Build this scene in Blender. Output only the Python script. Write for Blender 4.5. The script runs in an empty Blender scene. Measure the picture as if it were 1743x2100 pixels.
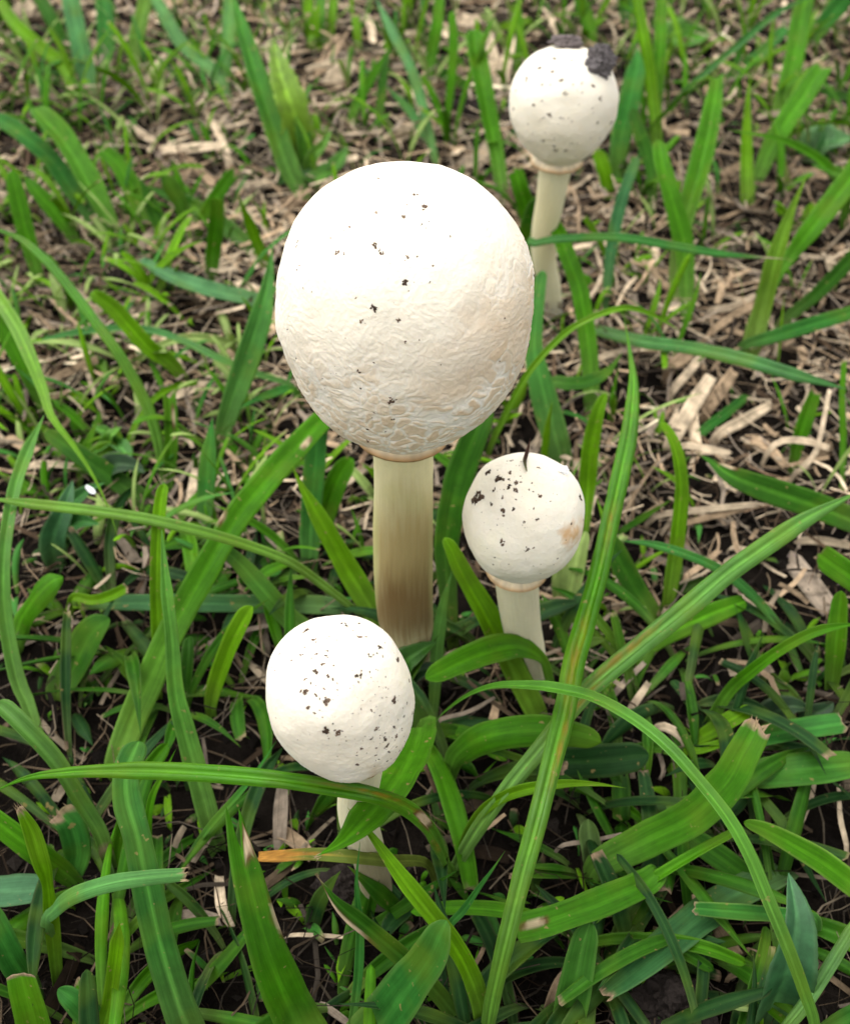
import bpy, math, random
import numpy as np
from mathutils import Vector, kdtree
from mathutils.bvhtree import BVHTree

random.seed(11); rng = np.random.default_rng(11)
scene = bpy.context.scene
R = math.radians

# ---------------------------------------------------------------- camera, sky, sun, exposure
CAM_H, PITCH = 0.33, R(46.0)
FPX, CX, CY = 2376.0, 871.5, 1050.0          # focal length and centre in the pixels of a 1743 x 2100 view of the photograph
cam = bpy.data.cameras.new('camera'); cam_ob = bpy.data.objects.new('camera', cam)
scene.collection.objects.link(cam_ob); scene.camera = cam_ob
cam_ob.location = (0, 0, CAM_H); cam_ob.rotation_euler = (math.pi/2 - PITCH, 0, 0)
cam.sensor_fit = 'VERTICAL'; cam.lens = 4.1; cam.sensor_height = 4.1*2100/FPX
cam.clip_start = 0.01; cam.clip_end = 200
cam.dof.use_dof = True; cam.dof.focus_distance = 0.29; cam.dof.aperture_fstop = 1.7

world = bpy.data.worlds.new('World'); scene.world = world; world.use_nodes = True
wn = world.node_tree.nodes; wl = world.node_tree.links
bg = wn['Background']; sky = wn.new('ShaderNodeTexSky'); sky.sky_type = 'NISHITA'; sky.sun_disc = False
SUN_EL, SUN_AZ = R(68), R(-50)               # azimuth measured from +Y towards +X
sky.sun_elevation = SUN_EL; sky.sun_rotation = SUN_AZ; sky.dust_density = 3.0; sky.ozone_density = 1.0
hs = wn.new('ShaderNodeHueSaturation'); hs.inputs['Saturation'].default_value = 0.05   # overcast: the blue is washed out
wl.new(sky.outputs[0], hs.inputs['Color']); wl.new(hs.outputs[0], bg.inputs['Color'])
bg.inputs['Strength'].default_value = 0.15
sun = bpy.data.lights.new('sun', 'SUN'); sun_ob = bpy.data.objects.new('sun', sun); scene.collection.objects.link(sun_ob)
sun.energy = 0.7; sun.angle = R(110); sun.color = (1.0, 0.95, 0.86)
sd = Vector((math.sin(SUN_AZ)*math.cos(SUN_EL), math.cos(SUN_AZ)*math.cos(SUN_EL), math.sin(SUN_EL)))
sun_ob.rotation_euler = sd.to_track_quat('Z', 'Y').to_euler()
vs = scene.view_settings; vs.view_transform = 'Standard'; vs.look = 'None'; vs.gamma = 1; vs.use_curve_mapping = False
vs.exposure = 1.42
scene.cycles.use_denoising = True
scene.cycles.max_bounces = 8; scene.cycles.transparent_max_bounces = 4

# ---------------------------------------------------------------- geometry helpers
CAM = np.array([0, 0, CAM_H]); ST, CT = math.sin(PITCH), math.cos(PITCH)
FW = np.array([0, CT, -ST]); UPV = np.array([0, ST, CT]); RT = np.array([1.0, 0, 0])
def ray(px, py): return FW + RT*(px-CX)/FPX - UPV*(py-CY)/FPX
def at_z(px, py, z):
    d = ray(px, py); return CAM + d*((z-CAM_H)/d[2])
def at_y(px, py, y):
    d = ray(px, py); return CAM + d*(y/d[1])
def project(p):
    q = np.asarray(p) - CAM; z = q@FW
    return np.stack([CX + FPX*(q@RT)/z, CY - FPX*(q@UPV)/z, z], -1)
def nrm(v): return v/np.maximum(np.linalg.norm(v, axis=-1, keepdims=True), 1e-12)

def hash3(i, j, k, seed):
    h = np.sin(i*127.1 + j*311.7 + k*74.7 + seed*53.3)*43758.5453
    return h - np.floor(h)
def vnoise(p, seed=0):
    p = np.asarray(p, float); i = np.floor(p); f = p - i; f = f*f*(3-2*f); o = 0
    for a in (0, 1):
        for b in (0, 1):
            for c in (0, 1):
                w = (f[..., 0] if a else 1-f[..., 0])*(f[..., 1] if b else 1-f[..., 1])*(f[..., 2] if c else 1-f[..., 2])
                o = o + w*hash3(i[..., 0]+a, i[..., 1]+b, i[..., 2]+c, seed)
    return o*2-1
def fbm(p, seed=0, oct=3):
    p = np.asarray(p, float); s = 0; a = 1
    for k in range(oct):
        s = s + a*vnoise(p*(2**k), seed+k); a *= .5
    return s

def ground_z(x, y):
    x = np.asarray(x, float); y = np.asarray(y, float)
    p = np.stack([x, y, np.zeros_like(x)], -1)
    return .0035*fbm(p*14, 3, 3) + .0012*fbm(p*120, 9, 2) - .001

def make_mesh(name, verts, faces, mat, col=None, uv=None, parent=None, smooth=True):
    """faces: (n,4) int array; a row whose 4th index is -1 is a triangle"""
    faces = np.asarray(faces, int); verts = np.asarray(verts, float)
    me = bpy.data.meshes.new(name)
    tri = faces[:, 3] < 0
    if tri.any():
        tot = np.where(tri, 3, 4); loops = faces.ravel()[faces.ravel() >= 0]
    else:
        tot = np.full(len(faces), 4); loops = faces.ravel()
    me.vertices.add(len(verts)); me.vertices.foreach_set('co', verts.ravel())
    me.loops.add(len(loops)); me.loops.foreach_set('vertex_index', loops.astype(np.int32))
    me.polygons.add(len(faces)); start = np.concatenate([[0], np.cumsum(tot)[:-1]])
    me.polygons.foreach_set('loop_start', start.astype(np.int32))
    me.polygons.foreach_set('use_smooth', np.full(len(faces), smooth))
    if col is not None:
        a = me.attributes.new('Col', 'FLOAT_COLOR', 'POINT')
        c = np.ones((len(verts), 4)); c[:, :3] = col; a.data.foreach_set('color', c.ravel())
    if uv is not None:
        u = me.attributes.new('strip', 'FLOAT_VECTOR', 'POINT')
        c = np.zeros((len(verts), 3)); c[:, :2] = uv; u.data.foreach_set('vector', c.ravel())
    me.update(calc_edges=True); me.validate()
    me.materials.append(mat)
    ob = bpy.data.objects.new(name, me); scene.collection.objects.link(ob)
    if parent is not None: ob.parent = parent
    return ob
def set_origin(ob, p):
    """move a mesh object's origin to p without moving its surface"""
    me = ob.data; n = len(me.vertices); co = np.empty(n*3); me.vertices.foreach_get('co', co)
    me.vertices.foreach_set('co', (co.reshape(-1, 3)-np.asarray(p)).ravel()); me.update(); ob.location = p
def tag(o, label=None, cat=None, group=None, kind=None):
    for k, v in (('label', label), ('category', cat), ('group', group), ('kind', kind)):
        if v: o[k] = v
    return o
def empty(name, loc):
    e = bpy.data.objects.new(name, None); scene.collection.objects.link(e); e.location = loc; e.empty_display_size = .01
    return e
def keep(child, parent):
    """parent a world-space mesh under a thing whose origin is elsewhere"""
    child.parent = parent; child.location = child.location - parent.location
    return child

# ---------------------------------------------------------------- materials
def new_mat(name):
    m = bpy.data.materials.new(name); m.use_nodes = True
    nt = m.node_tree; b = nt.nodes['Principled BSDF']; return m, nt, b, nt.nodes['Material Output']
def N(nt, t, **kw):
    n = nt.nodes.new(t)
    for k, v in kw.items():
        if k in n.inputs: n.inputs[k].default_value = v
        else: setattr(n, k, v)
    return n
def mix_mul(nt, a, b, fac=1.0):
    m = nt.nodes.new('ShaderNodeMix'); m.data_type = 'RGBA'; m.blend_type = 'MULTIPLY'; m.inputs[0].default_value = fac
    nt.links.new(a, m.inputs[6]); nt.links.new(b, m.inputs[7]); return m.outputs[2]

def strip_material(name, rough, trans, veins, vein_amp, spec=.5, bump=.25, mott=.35, spots=0.0):
    """leaf blades and straw: colour from the mesh, veins along the strip, fine mottling, light passing through"""
    m, nt, b, out = new_mat(name); L = nt.links.new
    col = N(nt, 'ShaderNodeAttribute', attribute_name='Col'); st = N(nt, 'ShaderNodeAttribute', attribute_name='strip')
    sep = N(nt, 'ShaderNodeSeparateXYZ'); L(st.outputs['Vector'], sep.inputs[0])
    oi = N(nt, 'ShaderNodeObjectInfo'); tc = N(nt, 'ShaderNodeTexCoord')
    comb = N(nt, 'ShaderNodeCombineXYZ'); mu = N(nt, 'ShaderNodeMath', operation='MULTIPLY'); mu.inputs[1].default_value = veins
    L(sep.outputs[0], mu.inputs[0]); L(mu.outputs[0], comb.inputs[0])
    mv = N(nt, 'ShaderNodeMath', operation='MULTIPLY'); mv.inputs[1].default_value = 60.0
    L(sep.outputs[1], mv.inputs[0]); L(mv.outputs[0], comb.inputs[1])
    mr = N(nt, 'ShaderNodeMath', operation='MULTIPLY'); mr.inputs[1].default_value = 37.0
    L(oi.outputs['Random'], mr.inputs[0]); L(mr.outputs[0], comb.inputs[2])
    nz = N(nt, 'ShaderNodeTexNoise', Scale=1.0, Detail=3.0, Roughness=.6); L(comb.outputs[0], nz.inputs['Vector'])
    rmp = N(nt, 'ShaderNodeMapRange'); rmp.inputs['From Min'].default_value = .25; rmp.inputs['From Max'].default_value = .75
    rmp.inputs['To Min'].default_value = 1-vein_amp; rmp.inputs['To Max'].default_value = 1+vein_amp
    L(nz.outputs['Fac'], rmp.inputs['Value'])
    n2 = N(nt, 'ShaderNodeTexNoise', Scale=170.0, Detail=4.0, Roughness=.65); L(tc.outputs['Object'], n2.inputs['Vector'])
    rm2 = N(nt, 'ShaderNodeMapRange'); rm2.inputs['From Min'].default_value = .3; rm2.inputs['From Max'].default_value = .7
    rm2.inputs['To Min'].default_value = 1-mott; rm2.inputs['To Max'].default_value = 1+mott
    L(n2.outputs['Fac'], rm2.inputs['Value'])
    c1 = mix_mul(nt, col.outputs['Color'], rmp.outputs[0]); c2 = mix_mul(nt, c1, rm2.outputs[0])
    if spots > 0:                                          # small dead flecks and yellowed patches
        n3 = N(nt, 'ShaderNodeTexNoise', Scale=420.0, Detail=2.0, Roughness=.5); L(tc.outputs['Object'], n3.inputs['Vector'])
        r3 = N(nt, 'ShaderNodeMapRange'); r3.inputs['From Min'].default_value = .685; r3.inputs['From Max'].default_value = .74; r3.inputs['To Max'].default_value = spots; L(n3.outputs['Fac'], r3.inputs['Value'])
        mx = nt.nodes.new('ShaderNodeMix'); mx.data_type = 'RGBA'; mx.inputs[7].default_value = (.26, .19, .07, 1); L(r3.outputs[0], mx.inputs[0]); L(c2, mx.inputs[6])
        n4 = N(nt, 'ShaderNodeTexNoise', Scale=55.0, Detail=2.0); L(tc.outputs['Object'], n4.inputs['Vector'])
        r4 = N(nt, 'ShaderNodeMapRange'); r4.inputs['From Min'].default_value = .5; r4.inputs['From Max'].default_value = .72; r4.inputs['To Max'].default_value = .45; L(n4.outputs['Fac'], r4.inputs['Value'])
        mx2 = nt.nodes.new('ShaderNodeMix'); mx2.data_type = 'RGBA'; mx2.inputs[7].default_value = (.12, .20, .012, 1); L(r4.outputs[0], mx2.inputs[0]); L(mx.outputs[2], mx2.inputs[6]); c2 = mx2.outputs[2]
    L(c2, b.inputs['Base Color']); b.inputs['Roughness'].default_value = rough
    b.inputs['Specular IOR Level'].default_value = spec
    bp = N(nt, 'ShaderNodeBump', Strength=bump, Distance=.00025); L(nz.outputs['Fac'], bp.inputs['Height']); L(bp.outputs[0], b.inputs['Normal'])
    if trans > 0:
        tr = N(nt, 'ShaderNodeBsdfTranslucent'); hue = N(nt, 'ShaderNodeHueSaturation', Hue=.485, Saturation=1.1, Value=1.35)
        L(c2, hue.inputs['Color']); L(hue.outputs[0], tr.inputs['Color'])
        ms = N(nt, 'ShaderNodeMixShader'); ms.inputs[0].default_value = trans
        L(b.outputs[0], ms.inputs[1]); L(tr.outputs[0], ms.inputs[2]); L(ms.outputs[0], out.inputs['Surface'])
    return m
M = {}
M['blade'] = strip_material('grass blade green', .45, .33, 7.0, .26, spec=.08, mott=.16, bump=.45, spots=.7)
M['sedge'] = strip_material('sedge blade green', .32, .28, 8.0, .28, spec=.18, bump=.4, mott=.15, spots=.6)
M['straw'] = strip_material('dead straw', .8, .10, 6.0, .30, spec=.06, bump=.5, mott=.45)
M['weed'] = strip_material('weed leaf', .5, .3, 3.0, .10, spec=.35, mott=.3)

def soil_material():
    m, nt, b, out = new_mat('dark humus soil'); L = nt.links.new
    tc = N(nt, 'ShaderNodeTexCoord')
    n1 = N(nt, 'ShaderNodeTexNoise', Scale=60., Detail=8., Roughness=.7); L(tc.outputs['Object'], n1.inputs['Vector'])
    n2 = N(nt, 'ShaderNodeTexNoise', Scale=900., Detail=4., Roughness=.7); L(tc.outputs['Object'], n2.inputs['Vector'])
    cr = N(nt, 'ShaderNodeValToRGB'); e = cr.color_ramp.elements
    e[0].position = .3; e[0].color = (.0022, .0019, .0016, 1); e[1].position = .72; e[1].color = (.014, .011, .0085, 1)
    L(n1.outputs['Fac'], cr.inputs[0])
    rm = N(nt, 'ShaderNodeMapRange'); rm.inputs['To Min'].default_value = .5; rm.inputs['To Max'].default_value = 1.6
    L(n2.outputs['Fac'], rm.inputs['Value']); L(mix_mul(nt, cr.outputs[0], rm.outputs[0]), b.inputs['Base Color'])
    b.inputs['Roughness'].default_value = .95; b.inputs['Specular IOR Level'].default_value = .02
    bp = N(nt, 'ShaderNodeBump', Strength=.9, Distance=.0015); L(n2.outputs['Fac'], bp.inputs['Height']); L(bp.outputs[0], b.inputs['Normal'])
    return m
M['soil'] = soil_material()
def crumb_material():
    m, nt, b, out = new_mat('soil crumb'); L = nt.links.new
    col = N(nt, 'ShaderNodeAttribute', attribute_name='Col'); tc = N(nt, 'ShaderNodeTexCoord')
    n2 = N(nt, 'ShaderNodeTexNoise', Scale=1500., Detail=3.); L(tc.outputs['Object'], n2.inputs['Vector'])
    rm = N(nt, 'ShaderNodeMapRange'); rm.inputs['To Min'].default_value = .5; rm.inputs['To Max'].default_value = 1.5
    L(n2.outputs['Fac'], rm.inputs['Value']); L(mix_mul(nt, col.outputs['Color'], rm.outputs[0]), b.inputs['Base Color'])
    b.inputs['Roughness'].default_value = .95; b.inputs['Specular IOR Level'].default_value = .03
    bp = N(nt, 'ShaderNodeBump', Strength=.6, Distance=.0006); L(n2.outputs['Fac'], bp.inputs['Height']); L(bp.outputs[0], b.inputs['Normal'])
    return m
M['crumb'] = crumb_material()
def flesh_material(name, scale, bumpd, sss):
    m, nt, b, out = new_mat(name); L = nt.links.new
    col = N(nt, 'ShaderNodeAttribute', attribute_name='Col'); tc = N(nt, 'ShaderNodeTexCoord')
    n2 = N(nt, 'ShaderNodeTexNoise', Scale=scale, Detail=5., Roughness=.65); L(tc.outputs['Object'], n2.inputs['Vector'])
    rm = N(nt, 'ShaderNodeMapRange'); rm.inputs['To Min'].default_value = .93; rm.inputs['To Max'].default_value = 1.05
    L(n2.outputs['Fac'], rm.inputs['Value']); L(mix_mul(nt, col.outputs['Color'], rm.outputs[0]), b.inputs['Base Color'])
    b.inputs['Roughness'].default_value = .75; b.inputs['Specular IOR Level'].default_value = .25
    b.inputs['Subsurface Weight'].default_value = sss; b.inputs['Subsurface Radius'].default_value = (1., .7, .4)
    b.inputs['Subsurface Scale'].default_value = .0018
    bp = N(nt, 'ShaderNodeBump', Strength=.55, Distance=bumpd); L(n2.outputs['Fac'], bp.inputs['Height']); L(bp.outputs[0], b.inputs['Normal'])
    return m
M['cap'] = flesh_material('mushroom cap skin', 900., .0004, .2)
M['stem'] = flesh_material('mushroom stem flesh', 700., .0003, .25)

# ---------------------------------------------------------------- ground: one sheet, fine near the mushrooms, reaching the horizon
core = np.arange(-.9, .9001, .006)
far = .9*np.power(1.35, np.arange(1, 18))
gx = np.concatenate([-far[::-1], core, far]); gy = gx + .6
X, Y = np.meshgrid(gx, gy); Z = ground_z(X, Y)
nx, ny = len(gx), len(gy); idx = np.arange(nx*ny).reshape(ny, nx)
gf = np.stack([idx[:-1, :-1], idx[:-1, 1:], idx[1:, 1:], idx[1:, :-1]], -1).reshape(-1, 4)
tag(make_mesh('ground', np.stack([X, Y, Z], -1).reshape(-1, 3), gf, M['soil']), 'dark crumbly lawn soil under the dead thatch', kind='structure')

# ---------------------------------------------------------------- strips: grass blades, sedges, straw, leaves
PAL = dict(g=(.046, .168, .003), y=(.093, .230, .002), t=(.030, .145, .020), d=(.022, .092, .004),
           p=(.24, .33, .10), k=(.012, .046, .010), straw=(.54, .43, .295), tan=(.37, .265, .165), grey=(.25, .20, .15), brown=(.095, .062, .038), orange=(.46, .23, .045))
def catmull(P, n):
    P = np.asarray(P, float); k = len(P)
    if k == 2:
        t = np.linspace(0, 1, n)[:, None]; return P[0]*(1-t)+P[1]*t
    E = np.vstack([2*P[0]-P[1], P, 2*P[-1]-P[-2]])
    seg = np.linalg.norm(np.diff(P[:, :3], axis=0), axis=1); cum = np.concatenate([[0], np.cumsum(seg)])/seg.sum()
    q = 1-(1-np.linspace(0, 1, n))**1.25          # closer rings towards the tip
    i = np.clip(np.searchsorted(cum, q, side='right')-1, 0, k-2); t = ((q-cum[i])/(cum[i+1]-cum[i]))[:, None]
    a, b, c, d = E[i], E[i+1], E[i+2], E[i+3]
    return .5*(2*b + (c-a)*t + (2*a-5*b+4*c-d)*t*t + (3*b-a-3*c+d)*t**3)

PROF = {'flat': lambda s: .16*np.abs(s)**1.2 - .05*np.exp(-(s/.13)**2),
        'vee': lambda s: .55*np.abs(s)**1.1 - .05*np.exp(-(s/.13)**2),
        'dome': lambda s: -.30*s*s - .05*np.exp(-(s/.13)**2),
        'sedge': lambda s: np.interp(np.abs(s), [0, .5, 1], [-.42, .06, -.34]),
        'gutter': lambda s: .9*s*s,
        'straw': lambda s: .35*s*s}
def strip(pts, w, nvec, prof='flat', tip='round', ns=34, nc=9, thick=.00014, col='g', dry=0.0, seed=0, margin=.25, rib=.35,
          base_pale=.3, twist=0.0, ripple=.07, lesions=(), tipoff=None, drycol='tan', point=.35, rust=(), serr=0.0):
    """closed thin strip along pts (base to tip); w is the full width per point; returns verts, faces, colours, strip coordinates"""
    pts = np.asarray(pts, float); w = np.asarray(w, float)
    r_ = np.random.default_rng(seed+1000)
    w = w*np.concatenate([[.62], np.ones(len(w)-1)]) if len(w) > 3 else w
    Q = catmull(np.column_stack([pts, w]), ns); C, W = Q[:, :3], np.maximum(Q[:, 3], 1e-5)
    seg = np.linalg.norm(np.diff(C, axis=0), axis=1); L = np.concatenate([[0], np.cumsum(seg)]); tot = L[-1]
    T = nrm(np.gradient(C, axis=0))
    nv = np.asarray(nvec, float)
    if nv.ndim == 1: nv = np.tile(nv, (ns, 1))
    else: nv = np.stack([np.interp(L/tot, np.linspace(0, 1, len(nv)), nv[:, a]) for a in range(3)], -1)
    Wd = nrm(np.cross(T, nv)); Nn = nrm(np.cross(Wd, T))
    if twist:
        a = twist*(L/tot-.4); Wd, Nn = Wd*np.cos(a)[:, None]+Nn*np.sin(a)[:, None], Nn*np.cos(a)[:, None]-Wd*np.sin(a)[:, None]
    rem = tot-L
    if tip == 'round':
        rr = np.maximum(W[-4]*.75, tot*.02); f = np.clip(1-rem/rr, 0, 1); W = W*np.sqrt(np.maximum(1-f*f, .012))
    elif tip == 'point':
        rr = tot*point; f = np.clip(rem/rr, 0, 1); W = W*np.maximum(f**.75, .03)
    elif tip == 'leaf':
        q = L/tot; W = W.max()*np.maximum(np.sin(np.pi*np.clip(q, .0, 1)**.8)**.8, .03)
    if serr: W = W*(1+serr*(((L*420) % 1.0)-.5))
    s = np.linspace(-1, 1, nc)
    off = PROF[prof](s)
    h = (W/2)[:, None]
    wob = np.stack([L*90+seed*3.1, np.full(ns, seed*1.7), np.zeros(ns)], -1)
    edge = 1+.05*vnoise(wob*1.7, seed)                      # uneven edges
    rip = ripple*vnoise(wob, seed+5)[:, None]*s[None, :]
    Hn = (off[None, :] + rip)*h
    P = C[:, None, :] + Wd[:, None, :]*(s[None, :]*h*edge[:, None])[..., None] + Nn[:, None, :]*Hn[..., None]
    if tip in ('cut', 'torn') and tipoff is None:
        tipoff = np.convolve(r_.normal(0, 1, nc+2), [.3, .4, .3], 'valid')*W[-1]*.17
    if tipoff is not None:
        fade = np.clip(1-rem/np.maximum(np.abs(tipoff).max()*2.5, 1e-6), 0, 1)
        P = P + T[:, None, :]*(fade[:, None]*np.asarray(tipoff)[None, :])[..., None]
    # colour
    q = L/tot
    c0 = np.array(PAL[col] if isinstance(col, str) else col); K = np.tile(c0, (ns, nc, 1))
    K = K*(1+.18*vnoise(np.stack([L*70, np.full(ns, seed*.77), np.zeros(ns)], -1), 2))[:, None, None]
    if base_pale:
        f = np.clip(1-q/.45, 0, 1)[:, None, None]*base_pale; K = K*(1-f)+np.array(PAL['p'])*f
    if rib: K = K*(1+rib*np.exp(-(s/.10)**2))[None, :, None] + np.array([.02, .03, .006])*rib*np.exp(-(s/.10)**2)[None, :, None]
    if margin: K = K + np.array([.10, .11, .035])*margin*(np.abs(s) > .93)[None, :, None]
    dc = np.array(PAL[drycol])
    if dry > 0:
        jag = (vnoise(np.stack([s*3+seed, np.full(nc, seed*.3), np.zeros(nc)], -1), 4)*.5+.75)*dry
        f = np.clip((1-(rem[:, None]/np.maximum(jag[None, :], 1e-6)))*2.2, 0, 1)[..., None]
        K = K*(1-f)+dc*f*(.75+.35*vnoise(np.stack([np.repeat((L*1500)[:, None], nc, 1), np.repeat(s[None]*5, ns, 0), np.full((ns, nc), seed*.1)], -1), 6))[..., None]
    for (lv, ls, rv, rs) in lesions:                       # dead spots: straw centre with a dark brown rim
        dd = np.sqrt(((q[:, None]-lv)/rv)**2+((s[None, :]-ls)/rs)**2)
        f = np.clip((1.25-dd)*4, 0, 1)[..., None]; K = K*(1-f)+np.array((.10, .055, .02))*f
        f = np.clip((.85-dd)*4, 0, 1)[..., None]; K = K*(1-f)+np.array((.45, .36, .23))*f
    for (lv, ls, rv, rs) in rust:                          # rusty streaks along the veins
        dd = np.sqrt(((q[:, None]-lv)/rv)**2+((s[None, :]-ls)/rs)**2)
        f = (np.clip(1.2-dd, 0, 1)*(.35+.65*(vnoise(np.stack([np.repeat((L*900)[:, None], nc, 1), np.repeat(s[None]*4, ns, 0), np.zeros((ns, nc))], -1), seed) > -.1)))[..., None]*.75; K = K*(1-f)+np.array((.30, .16, .018))*f
    K = np.clip(K, .003, .9)
    th = Nn[:, None, :]*(thick*np.clip(1.25-np.abs(s), .25, 1))[None, :, None]
    V = np.concatenate([P+th/2, P-th/2], 1)               # (ns, 2nc, 3)
    ring = np.concatenate([np.arange(nc), 2*nc-1-np.arange(nc)]); m = len(ring)
    i = np.arange(ns-1)[:, None]*(2*nc); a = ring[None, :]; b = np.roll(ring, -1)[None, :]
    F = np.stack([i+a, i+b, i+2*nc+b, i+2*nc+a], -1).reshape(-1, 4)
    j = np.arange(nc-1)
    cap0 = np.stack([j, j+nc, j+1+nc, j+1], -1); cap1 = cap0[:, ::-1]+(ns-1)*2*nc
    F = np.vstack([F[:, ::-1], cap0[:, ::-1], cap1[:, ::-1]])
    K2 = np.concatenate([K, K*np.array([1.05, 1.0, 1.25])], 1)
    U = np.zeros((ns, 2*nc, 2)); U[..., 0] = np.concatenate([s, s])[None, :]; U[..., 1] = L[:, None]
    return V.reshape(-1, 3), F, K2.reshape(-1, 3), U.reshape(-1, 2)

def view_n(p, mixv=.5, roll=0.0, T=None):
    """a blade's upward normal: between straight up and the open side it is seen from, rolled about its own length"""
    v = nrm(CAM-p); n = nrm(v*mixv+np.array([0, 0, 1.])*(1-mixv))
    if T is not None and roll:
        t = nrm(T); n = n*math.cos(roll)+np.cross(t, n)*math.sin(roll)+t*(t@n)*(1-math.cos(roll))
    return n
BLADE_COUNT = [0]
def traced_strip(px, roll=None, mixv=.5, **kw):
    """px: (x, y, width, height in mm) in photo pixels from base to tip; the height above the soil fixes the distance"""
    BLADE_COUNT[0] += 1; sd_ = BLADE_COUNT[0]
    px = np.asarray(px, float)
    P = np.array([at_z(x, y, z/1000) for x, y, w, z in px])
    T = nrm(np.gradient(P, axis=0))
    if roll is None: roll = random.uniform(-.35, .35)
    nv = np.array([view_n(P[i], mixv, roll, T[i]) for i in range(len(P))])
    depth = (P-CAM)@FW
    Wd = nrm(np.cross(T, nrm(nv))); ww = []
    for i in range(len(P)):
        d = nrm(P[i]-CAM); tp = nrm(T[i]-d*(T[i]@d)); perp = np.cross(d, tp)
        ww.append(px[i, 2]*depth[i]/FPX/max(abs(Wd[i]@perp), .55))
    ww = np.array(ww)
    if px[0, 3] > 1.0:                                     # carry the blade on down into the soil
        b = P[0]; back = -T[0]; back[2] = 0
        q = b + back*b[2]*.35; q[2] = float(ground_z(q[0], q[1]))-.003
        P = np.vstack([q, P]); ww = np.concatenate([[ww[0]*.8], ww]); nv = np.vstack([nv[0], nv])
    else:
        P[0, 2] = float(ground_z(P[0, 0], P[0, 1]))-.003
    # resample normals uniformly by index is enough: strip() interpolates them along its length
    cum = np.concatenate([[0], np.cumsum(np.linalg.norm(np.diff(P, axis=0), axis=1))]); cum /= cum[-1]
    g = np.linspace(0, 1, 12); nv2 = np.stack([np.interp(g, cum, nv[:, a]) for a in range(3)], -1)
    kw.setdefault('seed', sd_)
    return strip(P, ww, nv2, **kw), P, ww
def merge(parts):
    V, F, K, U, n = [], [], [], [], 0
    for v, f, k, u in parts:
        V.append(v); F.append(np.where(f < 0, f, f+n)); K.append(k); U.append(u); n += len(v)
    return np.vstack(V), np.vstack(F), np.vstack(K), np.vstack(U)

def frayed_fibres(tip_p, t_dir, w_dir, width, seed, n=6, length=.004):
    r_ = np.random.default_rng(seed); parts = []
    for k in range(n):
        s = r_.uniform(-.5, .5)*width; l = length*r_.uniform(.5, 1.2)
        a = tip_p+w_dir*s-t_dir*l*.6; d = nrm(t_dir+w_dir*r_.normal(0, .35)+np.array([0, 0, 1])*r_.normal(.1, .3))
        parts.append(strip([a, a+t_dir*l*.5, a+t_dir*l*.5+d*l*.6], [width*.06, width*.07, width*.03], np.array([0, -.3, 1.]), prof='straw', tip='point',
                           ns=6, nc=3, col=(.26, .19, .11), seed=seed+k, rib=0, margin=0))
    return merge(parts)
LAND = []                                                  # where the things that labels refer to stand
def grass_blade(label, px, mat='blade', fray=0, name=None, cat='grass blade', group=None, parent=None, **kw):
    (V, F, K, U), P, ww = traced_strip(px, **kw)
    if name is None:                                       # a shoot: an Empty at its foot with its blade as a part
        root = empty('sedge_shoot' if mat == 'sedge' else 'grass_shoot', P[0]); tag(root, label, 'sedge' if mat == 'sedge' else 'grass', group)
        ob = make_mesh('blade', V, F, M[mat], K, U); ob.location = (0, 0, 0); keep(ob, root)
    else:
        ob = make_mesh(name, V, F, M[mat], K, U); set_origin(ob, P[0])
        if parent is not None: keep(ob, parent)
        else: tag(ob, label, cat, group)
    if fray:
        t = nrm(P[-1]-P[-2]); wd = nrm(np.cross(t, view_n(P[-1])))
        fv = frayed_fibres(P[-1], t, wd, ww[-1], BLADE_COUNT[0]*7, n=4+fray*2, length=.0022*fray)
        fo = make_mesh('frayed_tip', *fv[:2], M['straw'], fv[2], fv[3]); fo.parent = ob
        if name is not None: fo.location = -ob.location
    return ob

# ---------------------------------------------------------------- mushrooms
def cap_profile(phi, A, B, n_lo=1.85, n_up=2.15):
    s, c = np.sin(phi), np.cos(phi)
    up = phi <= np.pi/2
    r = np.where(up, np.abs(s)**(2/n_up), np.abs(s)**(2/n_lo)); z = np.where(up, A*np.abs(c)**(2/n_up), -B*np.abs(c)**(2/n_lo))
    return r, z
def rot_axis(tilt):
    """columns: local x, y, z of a cap whose axis leans by tilt = (towards +X, towards +Y)"""
    z = nrm(np.array([math.tan(tilt[0]), math.tan(tilt[1]), 1.])); x = nrm(np.cross([0, 1., 0], z)); y = np.cross(z, x)
    return np.stack([x, y, z], 1)

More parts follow.
